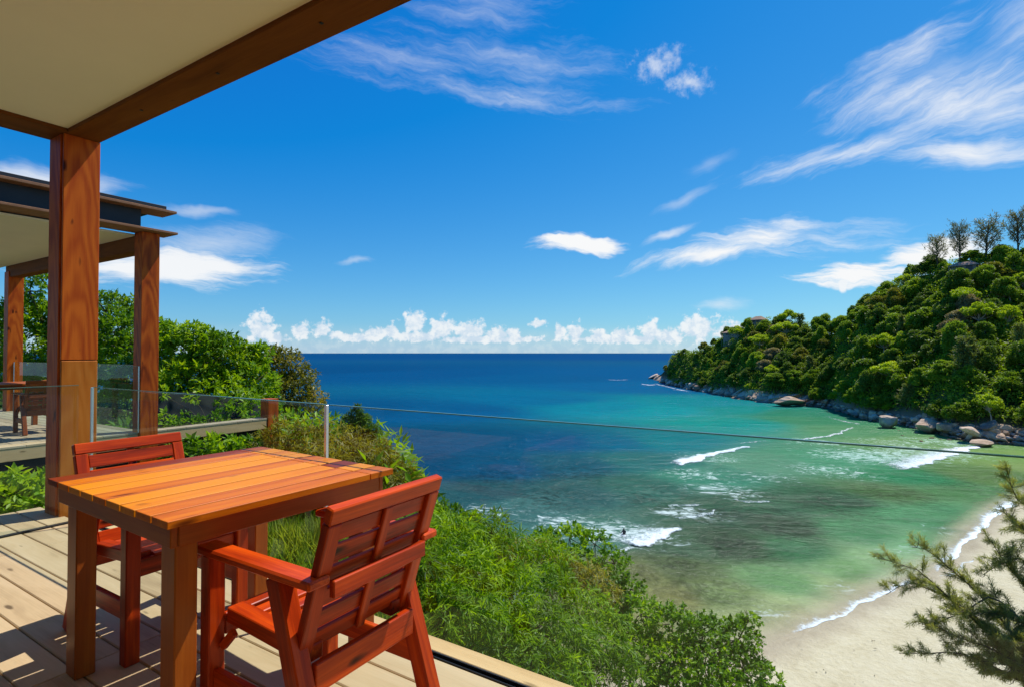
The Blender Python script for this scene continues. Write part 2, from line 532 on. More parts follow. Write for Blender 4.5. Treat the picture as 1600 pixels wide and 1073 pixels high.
def glass_mat(name, tint, refl=1.0):
    m, k = new_mat(name)
    tr = k.n.new('ShaderNodeBsdfTransparent'); tr.inputs[0].default_value = (*tint, 1)
    gl = k.n.new('ShaderNodeBsdfGlossy'); gl.inputs['Roughness'].default_value = 0.02
    gl.inputs[0].default_value = (0.95, 1.0, 0.98, 1)
    fr = k.n.new('ShaderNodeFresnel'); fr.inputs[0].default_value = 1.45
    mx = k.n.new('ShaderNodeMixShader')
    geo = k.n.new('ShaderNodeNewGeometry')
    front = k.math('SUBTRACT', 1.0, geo.outputs['Backfacing'])
    k.put(mx.inputs[0], k.math('MULTIPLY', k.math('MULTIPLY', fr.outputs[0], front), refl))
    k.l.new(tr.outputs[0], mx.inputs[1]); k.l.new(gl.outputs[0], mx.inputs[2])
    return finish(m, k, mx.outputs[0])


M_GLASS = glass_mat('clear_glass', (0.935, 0.98, 0.968), 0.6)
m_, k_ = new_mat('glass_edge')
M_GLASSEDGE = finish(m_, k_, principled(k_, (0.05, 0.16, 0.13), 0.12, 0.8))


def leaf_mat(name, dark, mid, light, trans=0.35, obj_var=0.0, rough=0.45, spec=0.3):
    m, k = new_mat(name)
    a = k.attr('tone')
    f = a.outputs['Fac']
    if obj_var:
        oi = k.n.new('ShaderNodeObjectInfo')
        f = k.math('ADD', k.math('MULTIPLY', f, 1 - obj_var), k.math('MULTIPLY', oi.outputs['Random'], obj_var))
    c = k.ramp(f, [(0.1, dark), (0.5, mid), (0.95, light)])
    p = principled(k, c, rough, spec)
    tl = k.n.new('ShaderNodeBsdfTranslucent')
    k.put(tl.inputs[0], k.mix(1.0, c, (1.9, 1.75, 0.55), 'MULTIPLY'))
    mx = k.n.new('ShaderNodeMixShader'); mx.inputs[0].default_value = trans
    k.l.new(p, mx.inputs[1]); k.l.new(tl.outputs[0], mx.inputs[2])
    return finish(m, k, mx.outputs[0])


L_BROAD = leaf_mat('broadleaf', (0.045, 0.115, 0.005), (0.145, 0.285, 0.008), (0.34, 0.47, 0.015), 0.42)
L_DARK = leaf_mat('dark_olive_leaf', (0.056, 0.078, 0.007), (0.144, 0.163, 0.014), (0.350, 0.273, 0.036), 0.28)
L_BAMBOO = leaf_mat('bamboo_leaf', (0.040, 0.105, 0.004), (0.15, 0.275, 0.006), (0.33, 0.47, 0.015), 0.45)
L_YELLOW = leaf_mat('yellowing_bamboo_leaf', (0.09, 0.085, 0.008), (0.20, 0.19, 0.016), (0.36, 0.31, 0.05), 0.4)
L_NEEDLE = leaf_mat('casuarina_needles', (0.110, 0.130, 0.045), (0.240, 0.260, 0.090), (0.420, 0.409, 0.195), 0.5)
L_CONIFER = leaf_mat('conifer_leaf', (0.025, 0.07, 0.008), (0.065, 0.15, 0.010), (0.14, 0.24, 0.02), 0.25)
L_GRASS = leaf_mat('grass_blades', (0.07, 0.14, 0.010), (0.16, 0.25, 0.02), (0.32, 0.36, 0.06), 0.4)
H_DARK = leaf_mat('hill_dark_leaf', (0.048, 0.098, 0.019), (0.111, 0.193, 0.024), (0.232, 0.319, 0.038), 0.32, 0.35)
H_MID = leaf_mat('hill_green_leaf', (0.069, 0.134, 0.017), (0.153, 0.260, 0.021), (0.306, 0.425, 0.033), 0.38, 0.35)
H_BRIGHT = leaf_mat('hill_bright_leaf', (0.128, 0.218, 0.014), (0.256, 0.375, 0.018), (0.423, 0.521, 0.034), 0.45, 0.3)
H_OLIVE = leaf_mat('hill_olive_leaf', (0.100, 0.119, 0.019), (0.219, 0.238, 0.029), (0.385, 0.385, 0.054), 0.3, 0.35)
H_BROWN = leaf_mat('hill_brown_leaf', (0.123, 0.110, 0.051), (0.234, 0.202, 0.103), (0.370, 0.327, 0.175), 0.25, 0.3)
H_PINK = leaf_mat('hill_blossom', (0.476, 0.274, 0.183), (0.841, 0.549, 0.366), (0.850, 0.786, 0.566), 0.2, 0.1)
H_NEEDLE = leaf_mat('hill_needles', (0.083, 0.119, 0.033), (0.183, 0.238, 0.063), (0.329, 0.385, 0.110), 0.3, 0.3)
H_BARE = leaf_mat('hill_sparse_needles', (0.095, 0.109, 0.052), (0.178, 0.188, 0.083), (0.285, 0.274, 0.120), 0.25, 0.2)


def rock_mat(name, dark, mid, light):
    m, k = new_mat(name)
    tc = k.n.new('ShaderNodeTexCoord'); oi = k.n.new('ShaderNodeObjectInfo'); geo = k.n.new('ShaderNodeNewGeometry')
    v = k.vmath('ADD', tc.outputs['Object'], k.vmath('SCALE', k.combine(oi.outputs['Random'], oi.outputs['Random'], 0.0), scale=20.0))
    n1 = k.noise(v, 0.9, 7.0, 0.62).outputs[0]
    n2 = k.noise(v, 5.0, 5.0, 0.6).outputs[0]
    f = k.math('ADD', k.math('ADD', k.math('MULTIPLY', n1, 0.7), k.math('MULTIPLY', n2, 0.3)),
               k.math('MULTIPLY', k.math('SUBTRACT', oi.outputs['Random'], 0.5), 0.3))
    c = k.ramp(f, [(0.3, dark), (0.5, mid), (0.75, light)])
    # rust-brown tide stain low on the stone
    z = k.separate(geo.outputs['Position'])[2]
    stain = k.range(k.math('ADD', z, k.math('MULTIPLY', n1, 1.6)), SEA + 1.0, SEA + 2.6, 0.75, 0.0)
    c = k.mix(stain, c, (0.13, 0.075, 0.035))
    return finish(m, k, principled(k, c, 0.85, 0.25, normal=bump(k, k.math('ADD', n1, k.math('MULTIPLY', n2, 0.4)), 0.8, 0.25)))


M_ROCK = rock_mat('granite', (0.18, 0.13, 0.09), (0.46, 0.36, 0.27), (0.70, 0.60, 0.48))
M_ROCKTAN = rock_mat('tan_granite', (0.30, 0.19, 0.11), (0.56, 0.40, 0.26), (0.74, 0.60, 0.45))


# ------------------------------------------------------------------ hill, ground, beach and sea
def fbm2(x, y, seed=0, octaves=4, freq=0.05):
    """cheap smooth noise from summed sines"""
    r = np.random.default_rng(seed)
    out = np.zeros_like(x, dtype=float); amp = 1.0; tot = 0
    for o in range(octaves):
        for _ in range(3):
            a = r.random() * 2 * math.pi; ph = r.random() * 6.28
            out += amp * np.sin((x * math.cos(a) + y * math.sin(a)) * freq * (0.8 + 0.5 * r.random()) + ph)
        tot += amp * 1.7
        amp *= 0.5; freq *= 2.1
    return out / tot


SHORE_PX = [(1018, 591), (1030, 594), (1042, 599), (1060, 604), (1100, 612), (1140, 618), (1170, 624), (1210, 629), (1250, 632), (1300, 638),
            (1350, 655), (1400, 661), (1450, 672), (1500, 686), (1540, 691), (1600, 694), (1700, 712), (1850, 728), (2050, 742)]
TOP_PX = [(1018, 588), (1030, 586), (1042, 574), (1056, 545), (1070, 541), (1090, 541), (1110, 530), (1130, 514), (1160, 503), (1190, 492), (1240, 490), (1300, 499),
          (1320, 486), (1350, 466), (1380, 444), (1430, 412), (1480, 402), (1560, 388), (1600, 380), (1700, 360), (1850, 330), (2050, 300)]
SIG_PX = [(1018, 0.9), (1060, 0.7), (1130, 0.60), (1300, 0.62), (1600, 0.62), (2050, 0.6)]
TREE_H = [(1018, 0.0), (1042, 1.5), (1060, 4.0), (1130, 6.0), (1300, 7.0), (2050, 8.0)]
_ip = lambda tab, x: np.interp(x, [a for a, _ in tab], [b for _, b in tab])


def hill_column(px):
    s = sea(px, _ip(SHORE_PX, px))
    h = s[:2]; ds = np.linalg.norm(h)
    r = ray(px, _ip(TOP_PX, px)); m = r[2] / np.linalg.norm(r[:2])
    sig, th = _ip(SIG_PX, px), _ip(TREE_H, px)
    d = (sig * ds + (EYE - SEA) - th) / (sig - m)
    return h / ds, ds, max(d, ds + 3.0), EYE + m * max(d, ds + 3.0) - th


def hill_point(px, t):
    u, ds, dr, zr = hill_column(px)
    if t <= 1.0:
        d = ds + (dr - ds) * t
        z = SEA - 0.6 + (zr - SEA + 0.6) * (0.25 * min(1, t * 6) * 0.35 + t * (1 - 0.0875))
    else:
        d = dr + (t - 1.0) * 140.0
        z = zr - (t - 1.0) ** 1.6 * 55.0
    x, y = u * d
    z += float(fbm2(np.array([x]), np.array([y]), 3, 3, 0.06)[0]) * 1.6 * min(1.0, t * 4)
    return np.array([x, y, z])


def build_hill():
    xs = np.concatenate([np.linspace(1018, 1140, 45), np.linspace(1146, 2050, 120)])
    ts = np.concatenate([[-0.12, -0.04], np.linspace(0, 1, 34), np.linspace(1.08, 2.2, 8)])
    V = np.array([[hill_point(x, max(t, 0)) + (np.array([0, 0, -6.0 * (-t) / 0.12]) if t < 0 else 0) for x in xs] for t in ts])
    for i, t in enumerate(ts):
        if t < 0:
            V[i, :, :2] *= 1 + 0.35 * t
    nt, nx = len(ts), len(xs)
    i = np.arange(nt - 1)[:, None] * nx; j = np.arange(nx - 1)[None, :]
    Fq = np.stack([i + j, i + j + 1, i + nx + j + 1, i + nx + j], -1).reshape(-1, 4)
    m, k = new_mat('hill_soil')
    tc = k.n.new('ShaderNodeTexCoord'); geo = k.n.new('ShaderNodeNewGeometry')
    n1 = k.noise(tc.outputs['Object'], 0.12, 7.0, 0.65).outputs[0]
    c = k.ramp(n1, [(0.3, (0.030, 0.040, 0.015)), (0.5, (0.06, 0.07, 0.022)), (0.72, (0.16, 0.13, 0.08))])
    z = k.separate(geo.outputs['Position'])[2]
    c = k.mix(k.range(z, SEA + 2.5, SEA + 6.0, 1.0, 0.0), c, (0.24, 0.19, 0.145))
    me = mesh_np('hill', V.reshape(-1, 3), Fq, True)
    o = link('hill', me, finish(m, k, principled(k, c, 0.95, 0.1, normal=bump(k, n1, 0.8, 0.6))))
    tag(o, kind='structure')


build_hill()

BEACH_PX = [(1760, 728), (1690, 738), (1640, 757), (1600, 777), (1565, 792), (1540, 814), (1510, 845), (1480, 874), (1450, 895), (1380, 924), (1335, 946), (1290, 969),
            (1230, 990), (1190, 1012), (1120, 1042), (1040, 1065), (950, 1080), (820, 1092), (640, 1100)]
BEACH = np.array([sea(*p)[:2] for p in BEACH_PX])


def shore_dist(X, Y):
    """signed distance to the beach's waterline: positive on the sand"""
    P = np.stack([X.ravel(), Y.ravel()], -1)
    best = np.full(len(P), 1e9); sgn = np.ones(len(P))
    for a, b in zip(BEACH[:-1], BEACH[1:]):
        ab = b - a; t = np.clip(((P - a) @ ab) / (ab @ ab), 0, 1)
        q = a + t[:, None] * ab; d = np.linalg.norm(P - q, axis=1)
        cr = ab[0] * (P[:, 1] - a[1]) - ab[1] * (P[:, 0] - a[0])
        up = d < best
        best = np.where(up, d, best); sgn = np.where(up, np.sign(cr), sgn)
    return (best * sgn).reshape(X.shape)


LAND = np.vstack([BEACH, [[-60, 34], [-400, 60], [-400, -200], [400, -200], [400, 120]]])


def land_dist(X, Y):
    """distance to the beach's waterline, positive on land"""
    P = np.stack([X.ravel(), Y.ravel()], -1)
    inside = np.zeros(len(P), bool)
    for a, b in zip(LAND, np.roll(LAND, -1, axis=0)):
        cross = (a[1] > P[:, 1]) != (b[1] > P[:, 1])
        xi = a[0] + (P[:, 1] - a[1]) / (b[1] - a[1] + 1e-12) * (b[0] - a[0])
        inside ^= cross & (P[:, 0] < xi)
    return np.where(inside, 1.0, -1.0).reshape(X.shape) * np.abs(shore_dist(X, Y))


def grid_mesh(name, X, Y, Z, mat, smooth=True, attrs=None, flip=False):
    nt, nx = X.shape
    i = np.arange(nt - 1)[:, None] * nx; j = np.arange(nx - 1)[None, :]
    q = [i + j, i + j + 1, i + nx + j + 1, i + nx + j]
    if flip: q = q[::-1]
    Fq = np.stack(q, -1).reshape(-1, 4)
    me = mesh_np(name, np.stack([X, Y, Z], -1).reshape(-1, 3), Fq, smooth, {a: v.ravel() for a, v in (attrs or {}).items()})
    return link(name, me, mat)


def build_beach():
    X, Y = np.meshgrid(np.linspace(-60, 130, 320), np.linspace(12, 160, 250))
    d = land_dist(X, Y)
    Z = SEA + np.where(d > 0, 0.055 * d - 0.0004 * np.maximum(d, 0) ** 2, 0.05 * d)
    Z = np.clip(Z, SEA - 3.0, SEA + 2.2) + 0.06 * fbm2(X, Y, 5, 4, 0.35) * np.clip(d / 4, 0, 1)
    m, k = new_mat('sand')
    tc = k.n.new('ShaderNodeTexCoord'); a = k.attr('inland')
    n1 = k.noise(tc.outputs['Object'], 0.35, 6.0, 0.65).outputs[0]
    n2 = k.noise(tc.outputs['Object'], 2.2, 5.0, 0.65).outputs[0]
    n3 = k.noise(tc.outputs['Object'], 9.0, 3.0, 0.6).outputs[0]
    n4 = k.noise(tc.outputs['Object'], 1.6, 3.0, 0.7).outputs[0]
    c = k.ramp(k.math('ADD', k.math('MULTIPLY', n1, 0.5), k.math('MULTIPLY', n2, 0.5)),
               [(0.3, (0.52, 0.41, 0.24)), (0.5, (0.65, 0.53, 0.34)), (0.7, (0.73, 0.61, 0.42))])
    # drift line of leaves and twigs
    c = k.mix(k.math('MULTIPLY', k.range(k.math('MULTIPLY', n3, n2), 0.40, 0.46), 0.7), c, (0.20, 0.15, 0.10))
    wet = k.range(k.math('ADD', a.outputs['Fac'], k.math('MULTIPLY', k.math('SUBTRACT', n1, 0.5), 3.0)), 0.8, 3.2, 1.0, 0.0)
    wet = k.math('MULTIPLY', wet, k.range(a.outputs['Fac'], -2.5, -0.8))
    c = k.mix(k.math('MULTIPLY', wet, 0.6), c, (0.40, 0.28, 0.17))
    rg = k.range(wet, 0.0, 1.0, 0.9, 0.35)
    grid_mesh('beach', X, Y, Z, finish(m, k, principled(k, c, rg, 0.3, normal=bump(k, k.math('ADD', n2, k.math('ADD', k.math('MULTIPLY', n3, 0.3), k.math('MULTIPLY', n4, 0.8))), 0.6, 0.22))),
              attrs={'inland': d})['kind'] = 'structure'


build_beach()


def ground_z(X, Y):
    """slope under and around the terraces"""
    X, Y = np.asarray(X, float), np.asarray(Y, float)
    e = np.interp(-X, [-40, 1.0, 2.5, 6, 10, 16, 60], [1.0, 1.2, 2.4, 6.5, 10.5, 13.0, 15.0])
    base = -1.0 - 0.06 * np.maximum(Y, 0)
    base = np.where(X > -1.0, base - 1.5 * np.clip((X + 1.0) / 2, 0, 1), base)
    z = base - 0.85 * np.maximum(0, Y - e) - 0.5 * np.clip(Y - e, 0, 3)
    return np.maximum(z, SEA - 1.0) + 0.12 * fbm2(X, Y, 9, 3, 0.6)


def build_ground():
    X, Y = np.meshgrid(np.linspace(-90, 40, 200), np.linspace(-12, 46, 120))
    Z = ground_z(X, Y)
    m, k = new_mat('slope_soil')
    tc = k.n.new('ShaderNodeTexCoord')
    n1 = k.noise(tc.outputs['Object'], 1.3, 7.0, 0.65).outputs[0]
    c = k.ramp(n1, [(0.3, (0.035, 0.045, 0.014)), (0.52, (0.08, 0.10, 0.025)), (0.75, (0.16, 0.14, 0.06))])
    o = grid_mesh('ground', X, Y, Z, finish(m, k, principled(k, c, 0.95, 0.1, normal=bump(k, n1, 0.8, 0.1))))
    o['kind'] = 'structure'


build_ground()

# colour of the water itself (depth, sand bed, reef), by place
WATER_PX = [
    (300, 556, (3, 70, 128)), (700, 556, (3, 72, 132)), (1050, 557, (4, 74, 136)), (450, 580, (2, 72, 126)), (650, 585, (2, 78, 134)), (850, 590, (2, 84, 138)),
    (1000, 585, (4, 84, 140)), (1000, 605, (4, 92, 146)), (560, 640, (0, 76, 126)), (700, 640, (0, 84, 134)), (850, 625, (0, 100, 146)), (950, 635, (0, 122, 152)),
    (1040, 640, (0, 136, 152)), (1100, 630, (0, 126, 145)), (1160, 640, (4, 130, 134)), (1150, 660, (4, 132, 130)), (1230, 645, (44, 120, 100)), (1260, 655, (60, 122, 92)),
    (1330, 672, (84, 130, 92)), (1450, 692, (108, 136, 86)), (1560, 712, (122, 142, 78)), (1650, 730, (130, 140, 84)),
    (640, 690, (2, 70, 104)), (640, 725, (2, 64, 94)), (760, 690, (4, 72, 106)), (780, 730, (12, 70, 100)), (880, 690, (4, 76, 114)), (900, 725, (26, 78, 94)), (960, 690, (6, 90, 118)),
    (1040, 690, (16, 110, 120)), (1000, 720, (40, 96, 96)), (760, 770, (38, 76, 80)), (820, 790, (62, 100, 96)), (900, 770, (46, 82, 80)),
    (1000, 760, (50, 92, 80)), (1100, 745, (60, 116, 94)), (1200, 720, (88, 130, 104)), (1300, 720, (76, 132, 100)), (1420, 745, (36, 112, 72)),
    (1550, 745, (88, 110, 62)), (1500, 770, (72, 112, 66)), (1500, 800, (60, 116, 76)), (1560, 780, (96, 132, 88)),
    (1120, 800, (52, 80, 60)), (1200, 790, (54, 86, 62)), (1300, 780, (48, 80, 56)), (1400, 770, (72, 98, 58)),
    (950, 830, (70, 106, 92)), (1060, 850, (62, 84, 60)), (1150, 850, (54, 68, 48)), (1220, 820, (54, 72, 52)), (1060, 890, (82, 90, 58)), (1250, 860, (60, 100, 66)),
    (1350, 830, (70, 116, 76)), (1440, 810, (76, 124, 84)), (1450, 850, (100, 140, 96)), (1000, 900, (104, 104, 66)), (1050, 935, (124, 120, 76)), (1130, 930, (112, 124, 80)),
    (1230, 910, (104, 136, 88)), (1330, 890, (112, 142, 92)), (1400, 880, (128, 150, 104)), (1160, 970, (138, 142, 98)), (1240, 955, (152, 158, 112)), (1000, 1000, (120, 114, 74)), (700, 900, (70, 92, 70)),
    (1330, 925, (150, 156, 112)), (1290, 955, (176, 186, 140)), (1400, 905, (160, 184, 140)), (1475, 860, (140, 176, 130)), (1530, 805, (130, 168, 120)), (1200, 990, (180, 182, 138)), (1350, 935, (170, 186, 140)), (1440, 885, (152, 182, 138))]
REEF_PX = [(1120, 805, 60), (1200, 790, 70), (1300, 785, 80), (1400, 772, 60), (1150, 855, 70), (1220, 825, 60), (1060, 880, 60), (1000, 900, 60), (1100, 920, 60), (1520, 755, 60), (900, 740, 60), (780, 745, 60), (860, 780, 60), (1020, 775, 60)]

FOAM_PX = [(930, 828, 55, 1.0), (1000, 835, 50, 1.0), (880, 815, 50, 0.7), (1090, 740, 50, 0.6), (1130, 765, 45, 0.7), (1190, 745, 45, 0.5), (1340, 712, 50, 1.0), (1400, 710, 50, 1.0), (1450, 705, 45, 1.0),
           (1300, 735, 50, 0.6), (1070, 800, 40, 0.8), (1110, 715, 45, 0.6), (1280, 690, 40, 0.6), (1470, 690, 40, 0.7), (1390, 690, 40, 0.6), (760, 800, 60, 0.45), (1420, 860, 30, 0.5), (1320, 920, 30, 0.5), (1200, 960, 30, 0.6), (1500, 830, 30, 0.6)]


def build_sea():
    th = np.radians(np.linspace(-100, 92, 300))                    # bearings from the land
    rr = np.concatenate([np.geomspace(24, 150, 190), np.geomspace(153, 900, 120), np.geomspace(930, 45000, 40)])
    R, T = np.meshgrid(rr, th, indexing='ij')
    X, Y = R * np.sin(T), R * np.cos(T)
    # inverse-distance blend of the water colours
    cp = np.array([sea(x, y)[:2] for x, y, _ in WATER_PX]); cc = np.array([lin(*c) for _, _, c in WATER_PX])
    grey = cc.mean(1, keepdims=True); cc = np.clip(grey + (cc - grey) * 1.06, 0.0005, 1)
    def key(P):
        r = np.linalg.norm(P, axis=-1); a = np.arctan2(P[..., 0], P[..., 1])
        return np.stack([a * 3.2, np.log(r) * 3.0], -1)
    Q = key(np.stack([X, Y], -1)).reshape(-1, 2); Kc = key(cp)
    num = np.zeros((len(Q), 3)); den = np.zeros(len(Q))
    for q, c in zip(Kc, cc):
        w = 1.0 / (((Q - q) ** 2).sum(1) + 0.004) ** 2.4
        num += w[:, None] * c; den += w
    C = num / den[:, None]
    reef = np.zeros(len(Q))
    for x, y, s in REEF_PX:
        q = key(sea(x, y)[:2]); sc = 0.16 * s / 60
        reef = np.maximum(reef, np.exp(-((Q - q) ** 2).sum(1) / (2 * sc * sc)))
    foam = np.zeros(len(Q))
    for x, y, sx, a in FOAM_PX:
        q = key(sea(x, y)[:2]); sc = 0.001 * sx * 3.2
        foam = np.maximum(foam, a * np.exp(-((Q[:, 0] - q[0]) ** 2 / (2 * sc * sc) + (Q[:, 1] - q[1]) ** 2 / (2 * (sc * 0.8) ** 2))))
    d = -land_dist(X, Y)
    m, k = new_mat('sea_water')
    me_cols = C
    ca = k.n.new('ShaderNodeAttribute'); ca.attribute_name = 'water_colour'
    rf = k.attr('reef'); sh = k.attr('offshore'); fr = k.attr('range')
    tc = k.n.new('ShaderNodeTexCoord')
    v = tc.outputs['Object']
    vr = k.mapping(v, rot=(0, 0, math.radians(-22)))
    # reef and weed beds: broken patches drawn out along the swell
    warp = k.noise(v, 0.06, 3.0, 0.5)
    vv = k.vmath('ADD', vr, k.vmath('SCALE', warp.outputs['Color'], scale=9.0))
    r1 = k.noise(k.mapping(vv, sc=(0.16, 0.19, 1)), 1.0, 8.0, 0.68).outputs[0]
    r2 = k.noise(k.mapping(vv, sc=(0.9, 0.95, 1)), 1.0, 6.0, 0.7).outputs[0]
    rm = k.math('ADD', k.math('MULTIPLY', r1, 0.45), k.math('MULTIPLY', r2, 0.55))
    patch = k.math('MULTIPLY', k.range(rm, 0.45, 0.57, smooth=True), k.math('MULTIPLY_ADD', rf.outputs['Fac'], 0.75, 0.10))
    near = k.range(fr.outputs['Fac'], 230.0, 90.0)
    patch = k.math('MULTIPLY', patch, near)
    c = k.mix(patch, ca.outputs['Color'], k.mix(1.0, ca.outputs['Color'], (0.36, 0.36, 0.34), 'MULTIPLY'))
    pale = k.math('MULTIPLY', k.math('MULTIPLY', k.range(rm, 0.46, 0.34), 0.45), near)
    c = k.mix(pale, c, k.mix(1.0, c, (1.55, 1.5, 1.4), 'MULTIPLY'))
    # ripples: chop of several lengths
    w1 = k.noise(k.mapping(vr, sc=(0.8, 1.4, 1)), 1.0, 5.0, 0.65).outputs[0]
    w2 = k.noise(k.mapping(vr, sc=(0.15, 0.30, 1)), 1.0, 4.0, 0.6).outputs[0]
    w3 = k.noise(k.mapping(vr, sc=(0.015, 0.045, 1)), 1.0, 4.0, 0.6).outputs[0]
    h = k.math('ADD', k.math('MULTIPLY', w1, 0.5), k.math('ADD', k.math('MULTIPLY', w2, 1.3), k.math('MULTIPLY', w3, 4.0)))
    nrm = bump(k, h, 0.75, 1.0)
    c = k.mix(1.0, c, k.ramp(k.math('ADD', k.math('MULTIPLY', w2, 0.5), k.math('MULTIPLY', w1, 0.5)), [(0.33, 0.74), (0.67, 1.0)]), 'MULTIPLY')  # light and shade of the ripples painted into the water colour
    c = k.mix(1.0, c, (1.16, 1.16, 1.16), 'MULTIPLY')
    # whitecaps far out
    wc = k.noise(k.mapping(vr, sc=(0.02, 0.09, 1)), 1.0, 6.0, 0.75).outputs[0]
    caps = k.math('MULTIPLY', k.range(wc, 0.735, 0.77), 0.5)
    c = k.mix(caps, c, (0.55, 0.62, 0.66))
    # spent foam drawn out in lace where the waves have broken
    fm = k.attr('foam')
    l1 = k.noise(k.mapping(vv, sc=(0.55, 0.8, 1)), 1.0, 8.0, 0.75, 0.8).outputs[0]
    lace = k.range(k.math('ADD', l1, k.math('MULTIPLY', fm.outputs['Fac'], 0.16)), 0.585, 0.70, 0.0, 0.75)
    c = k.mix(k.math('MULTIPLY', lace, k.range(fm.outputs['Fac'], 0.05, 0.4)), c, (0.80, 0.84, 0.84))
    alpha = k.range(k.math('ADD', sh.outputs['Fac'], k.math('MULTIPLY', k.math('SUBTRACT', r1, 0.5), 3.0)), -0.3, 5.0, 0.05, 1.0, smooth=True)
    body = k.n.new('ShaderNodeBsdfDiffuse'); k.put(body.inputs[0], k.mix(1.0, c, k.mix(near, (0.60, 0.86, 0.66), (1.02, 1.05, 1.0)), 'MULTIPLY')); k.put(body.inputs['Normal'], nrm)
    gloss = k.n.new('ShaderNodeBsdfGlossy'); gloss.inputs['Roughness'].default_value = 0.22; k.put(gloss.inputs['Normal'], nrm)
    fres = k.n.new('ShaderNodeFresnel'); fres.inputs[0].default_value = 1.33; k.put(fres.inputs['Normal'], nrm)
    # the chop shows mostly its near faces, so little of the grazing sky is mirrored
    mx = k.n.new('ShaderNodeMixShader'); k.put(mx.inputs[0], k.math('MINIMUM', k.math('MULTIPLY', fres.outputs[0], 0.11), 0.032))
    k.l.new(body.outputs[0], mx.inputs[1]); k.l.new(gloss.outputs[0], mx.inputs[2])
    tr = k.n.new('ShaderNodeBsdfTransparent'); mt = k.n.new('ShaderNodeMixShader'); k.put(mt.inputs[0], alpha)
    k.l.new(tr.outputs[0], mt.inputs[1]); k.l.new(mx.outputs[0], mt.inputs[2])
    mat = finish(m, k, mt.outputs[0])
    o = grid_mesh('sea', X, Y, np.full_like(X, SEA), mat, True, {'reef': reef, 'foam': foam, 'offshore': d, 'range': R}, flip=True)
    a = o.data.attributes.new('water_colour', 'FLOAT_COLOR', 'POINT')
    a.data.foreach_set('color', np.hstack([me_cols, np.ones((len(C), 1))]).astype(np.float32).ravel())
    o['kind'] = 'structure'


build_sea()


# ------------------------------------------------------------------ breaking waves
def foam_mat():
    m, k = new_mat('sea_foam')
    tc = k.n.new('ShaderNodeTexCoord'); a = k.attr('fade')
    v = tc.outputs['Object']
    n1 = k.noise(k.mapping(v, sc=(1, 1, 1)), 1.3, 7.0, 0.72, 0.6).outputs[0]
    n2 = k.noise(v, 3.4, 4.0, 0.65).outputs[0]
    n = k.math('ADD', k.math('MULTIPLY', n1, 0.65), k.math('MULTIPLY', n2, 0.35))
    n = k.math('MULTIPLY_ADD', k.math('SUBTRACT', n, 0.5), 2.3, 0.5)
    al = k.range(k.math('ADD', n, a.outputs['Fac']), 0.82, 1.6, smooth=True)
    return finish(m, k, principled(k, (0.88, 0.90, 0.90), 0.9, 0.1, normal=bump(k, n, 0.5, 0.08), alpha=al))


M_FOAM = foam_mat()


def resample(P, n):
    P = np.asarray(P, float); d = np.r_[0, np.cumsum(np.linalg.norm(np.diff(P, axis=0), axis=1))]
    s = np.linspace(0, d[-1], n)
    return np.stack([np.interp(s, d, P[:, i]) for i in range(P.shape[1])], -1)


def wave(front, back, hgt, core, lace, label, name='breaking_wave', lift=0.06):
    """foam between a front line and a back line on the water (photo px, unprojected onto the sea)"""
    n, mrows = 120, 22
    A = resample([sea(*p)[:2] for p in front], n); B = resample([sea(*p)[:2] for p in back], n)
    s = np.linspace(0, 1, n); t = np.linspace(0, 1, mrows)
    P = A[:, None, :] * (1 - t)[None, :, None] + B[:, None, :] * t[None, :, None]
    P += np.stack([fbm2(P[..., 0], P[..., 1], 21, 3, 0.8), fbm2(P[..., 0], P[..., 1], 22, 3, 0.8)], -1) * (0.7 if hgt > 0.1 else 0.4)
    endf = np.clip(np.minimum(s, 1 - s) * 7, 0, 1)
    prof = np.clip(t / 0.08, 0, 1) * np.exp(-((t - 0.12) / 0.28) ** 2)
    Z = SEA + lift + 0.45 * hgt * prof[None, :] * endf[:, None] * (1 + 0.25 * fbm2(P[..., 0], P[..., 1], 23, 3, 1.5))
    fade = (0.95 * core * np.exp(-(t / 0.30) ** 2) + 0.9 * lace * (1 - t))[None, :] * (0.35 + 0.65 * endf[:, None])
    fade = fade * np.clip(t / 0.05, 0.2, 1)[None, :] - (1 - endf[:, None]) * 0.25
    fade[:, -1] = -0.6; fade[:, -2] = np.minimum(fade[:, -2], -0.1)
    o = grid_mesh(name, P[..., 0], P[..., 1], Z, M_FOAM, True, {'fade': fade})
    return tag(o, label, 'wave', 'waves breaking in the bay')


wave([(1044, 722), (1060, 727), (1085, 722), (1112, 713), (1140, 706), (1176, 697)], [(1030, 712), (1050, 706), (1085, 702), (1115, 699), (1140, 697), (1170, 693)],
     0.9, 1.1, 0.5, 'thick white breaking wave in the turquoise water, nearest the glass rail line')
wave([(1228, 690), (1255, 688), (1285, 684), (1312, 678), (1338, 667)], [(1222, 686), (1250, 682), (1283, 678), (1308, 672), (1336, 664)],
     0.8, 0.7, 0.2, 'slim white wave crest breaking just off the boulder shore')
wave([(1392, 738), (1425, 734), (1455, 724), (1490, 712), (1520, 702), (1548, 694)], [(1290, 718), (1330, 705), (1380, 696), (1440, 692), (1490, 692), (1530, 690)],
     0.5, 0.6, 0.58, 'broad lacy sheet of foam behind a wave running to the boulders')
wave([(1048, 792), (1070, 793), (1098, 790)], [(1040, 785), (1068, 783), (1100, 783)], 0.4, 0.45, 0.3, 'smallest of the white foam patches above the surfer')
wave([(1045, 808), (1062, 813), (1090, 810), (1112, 802), (1126, 795)], [(1035, 800), (1060, 797), (1090, 796), (1108, 795), (1120, 792)], 0.5, 0.5, 0.3,
     'short curling wave with a bright crest right of the surfer')
wave([(985, 852), (1005, 855), (1030, 846), (1050, 836), (1066, 825)], [(870, 826), (900, 814), (950, 812), (1000, 815), (1050, 818)], 0.6, 0.62, 0.55,
     'wide foaming wave with the surfer sitting in its wash')
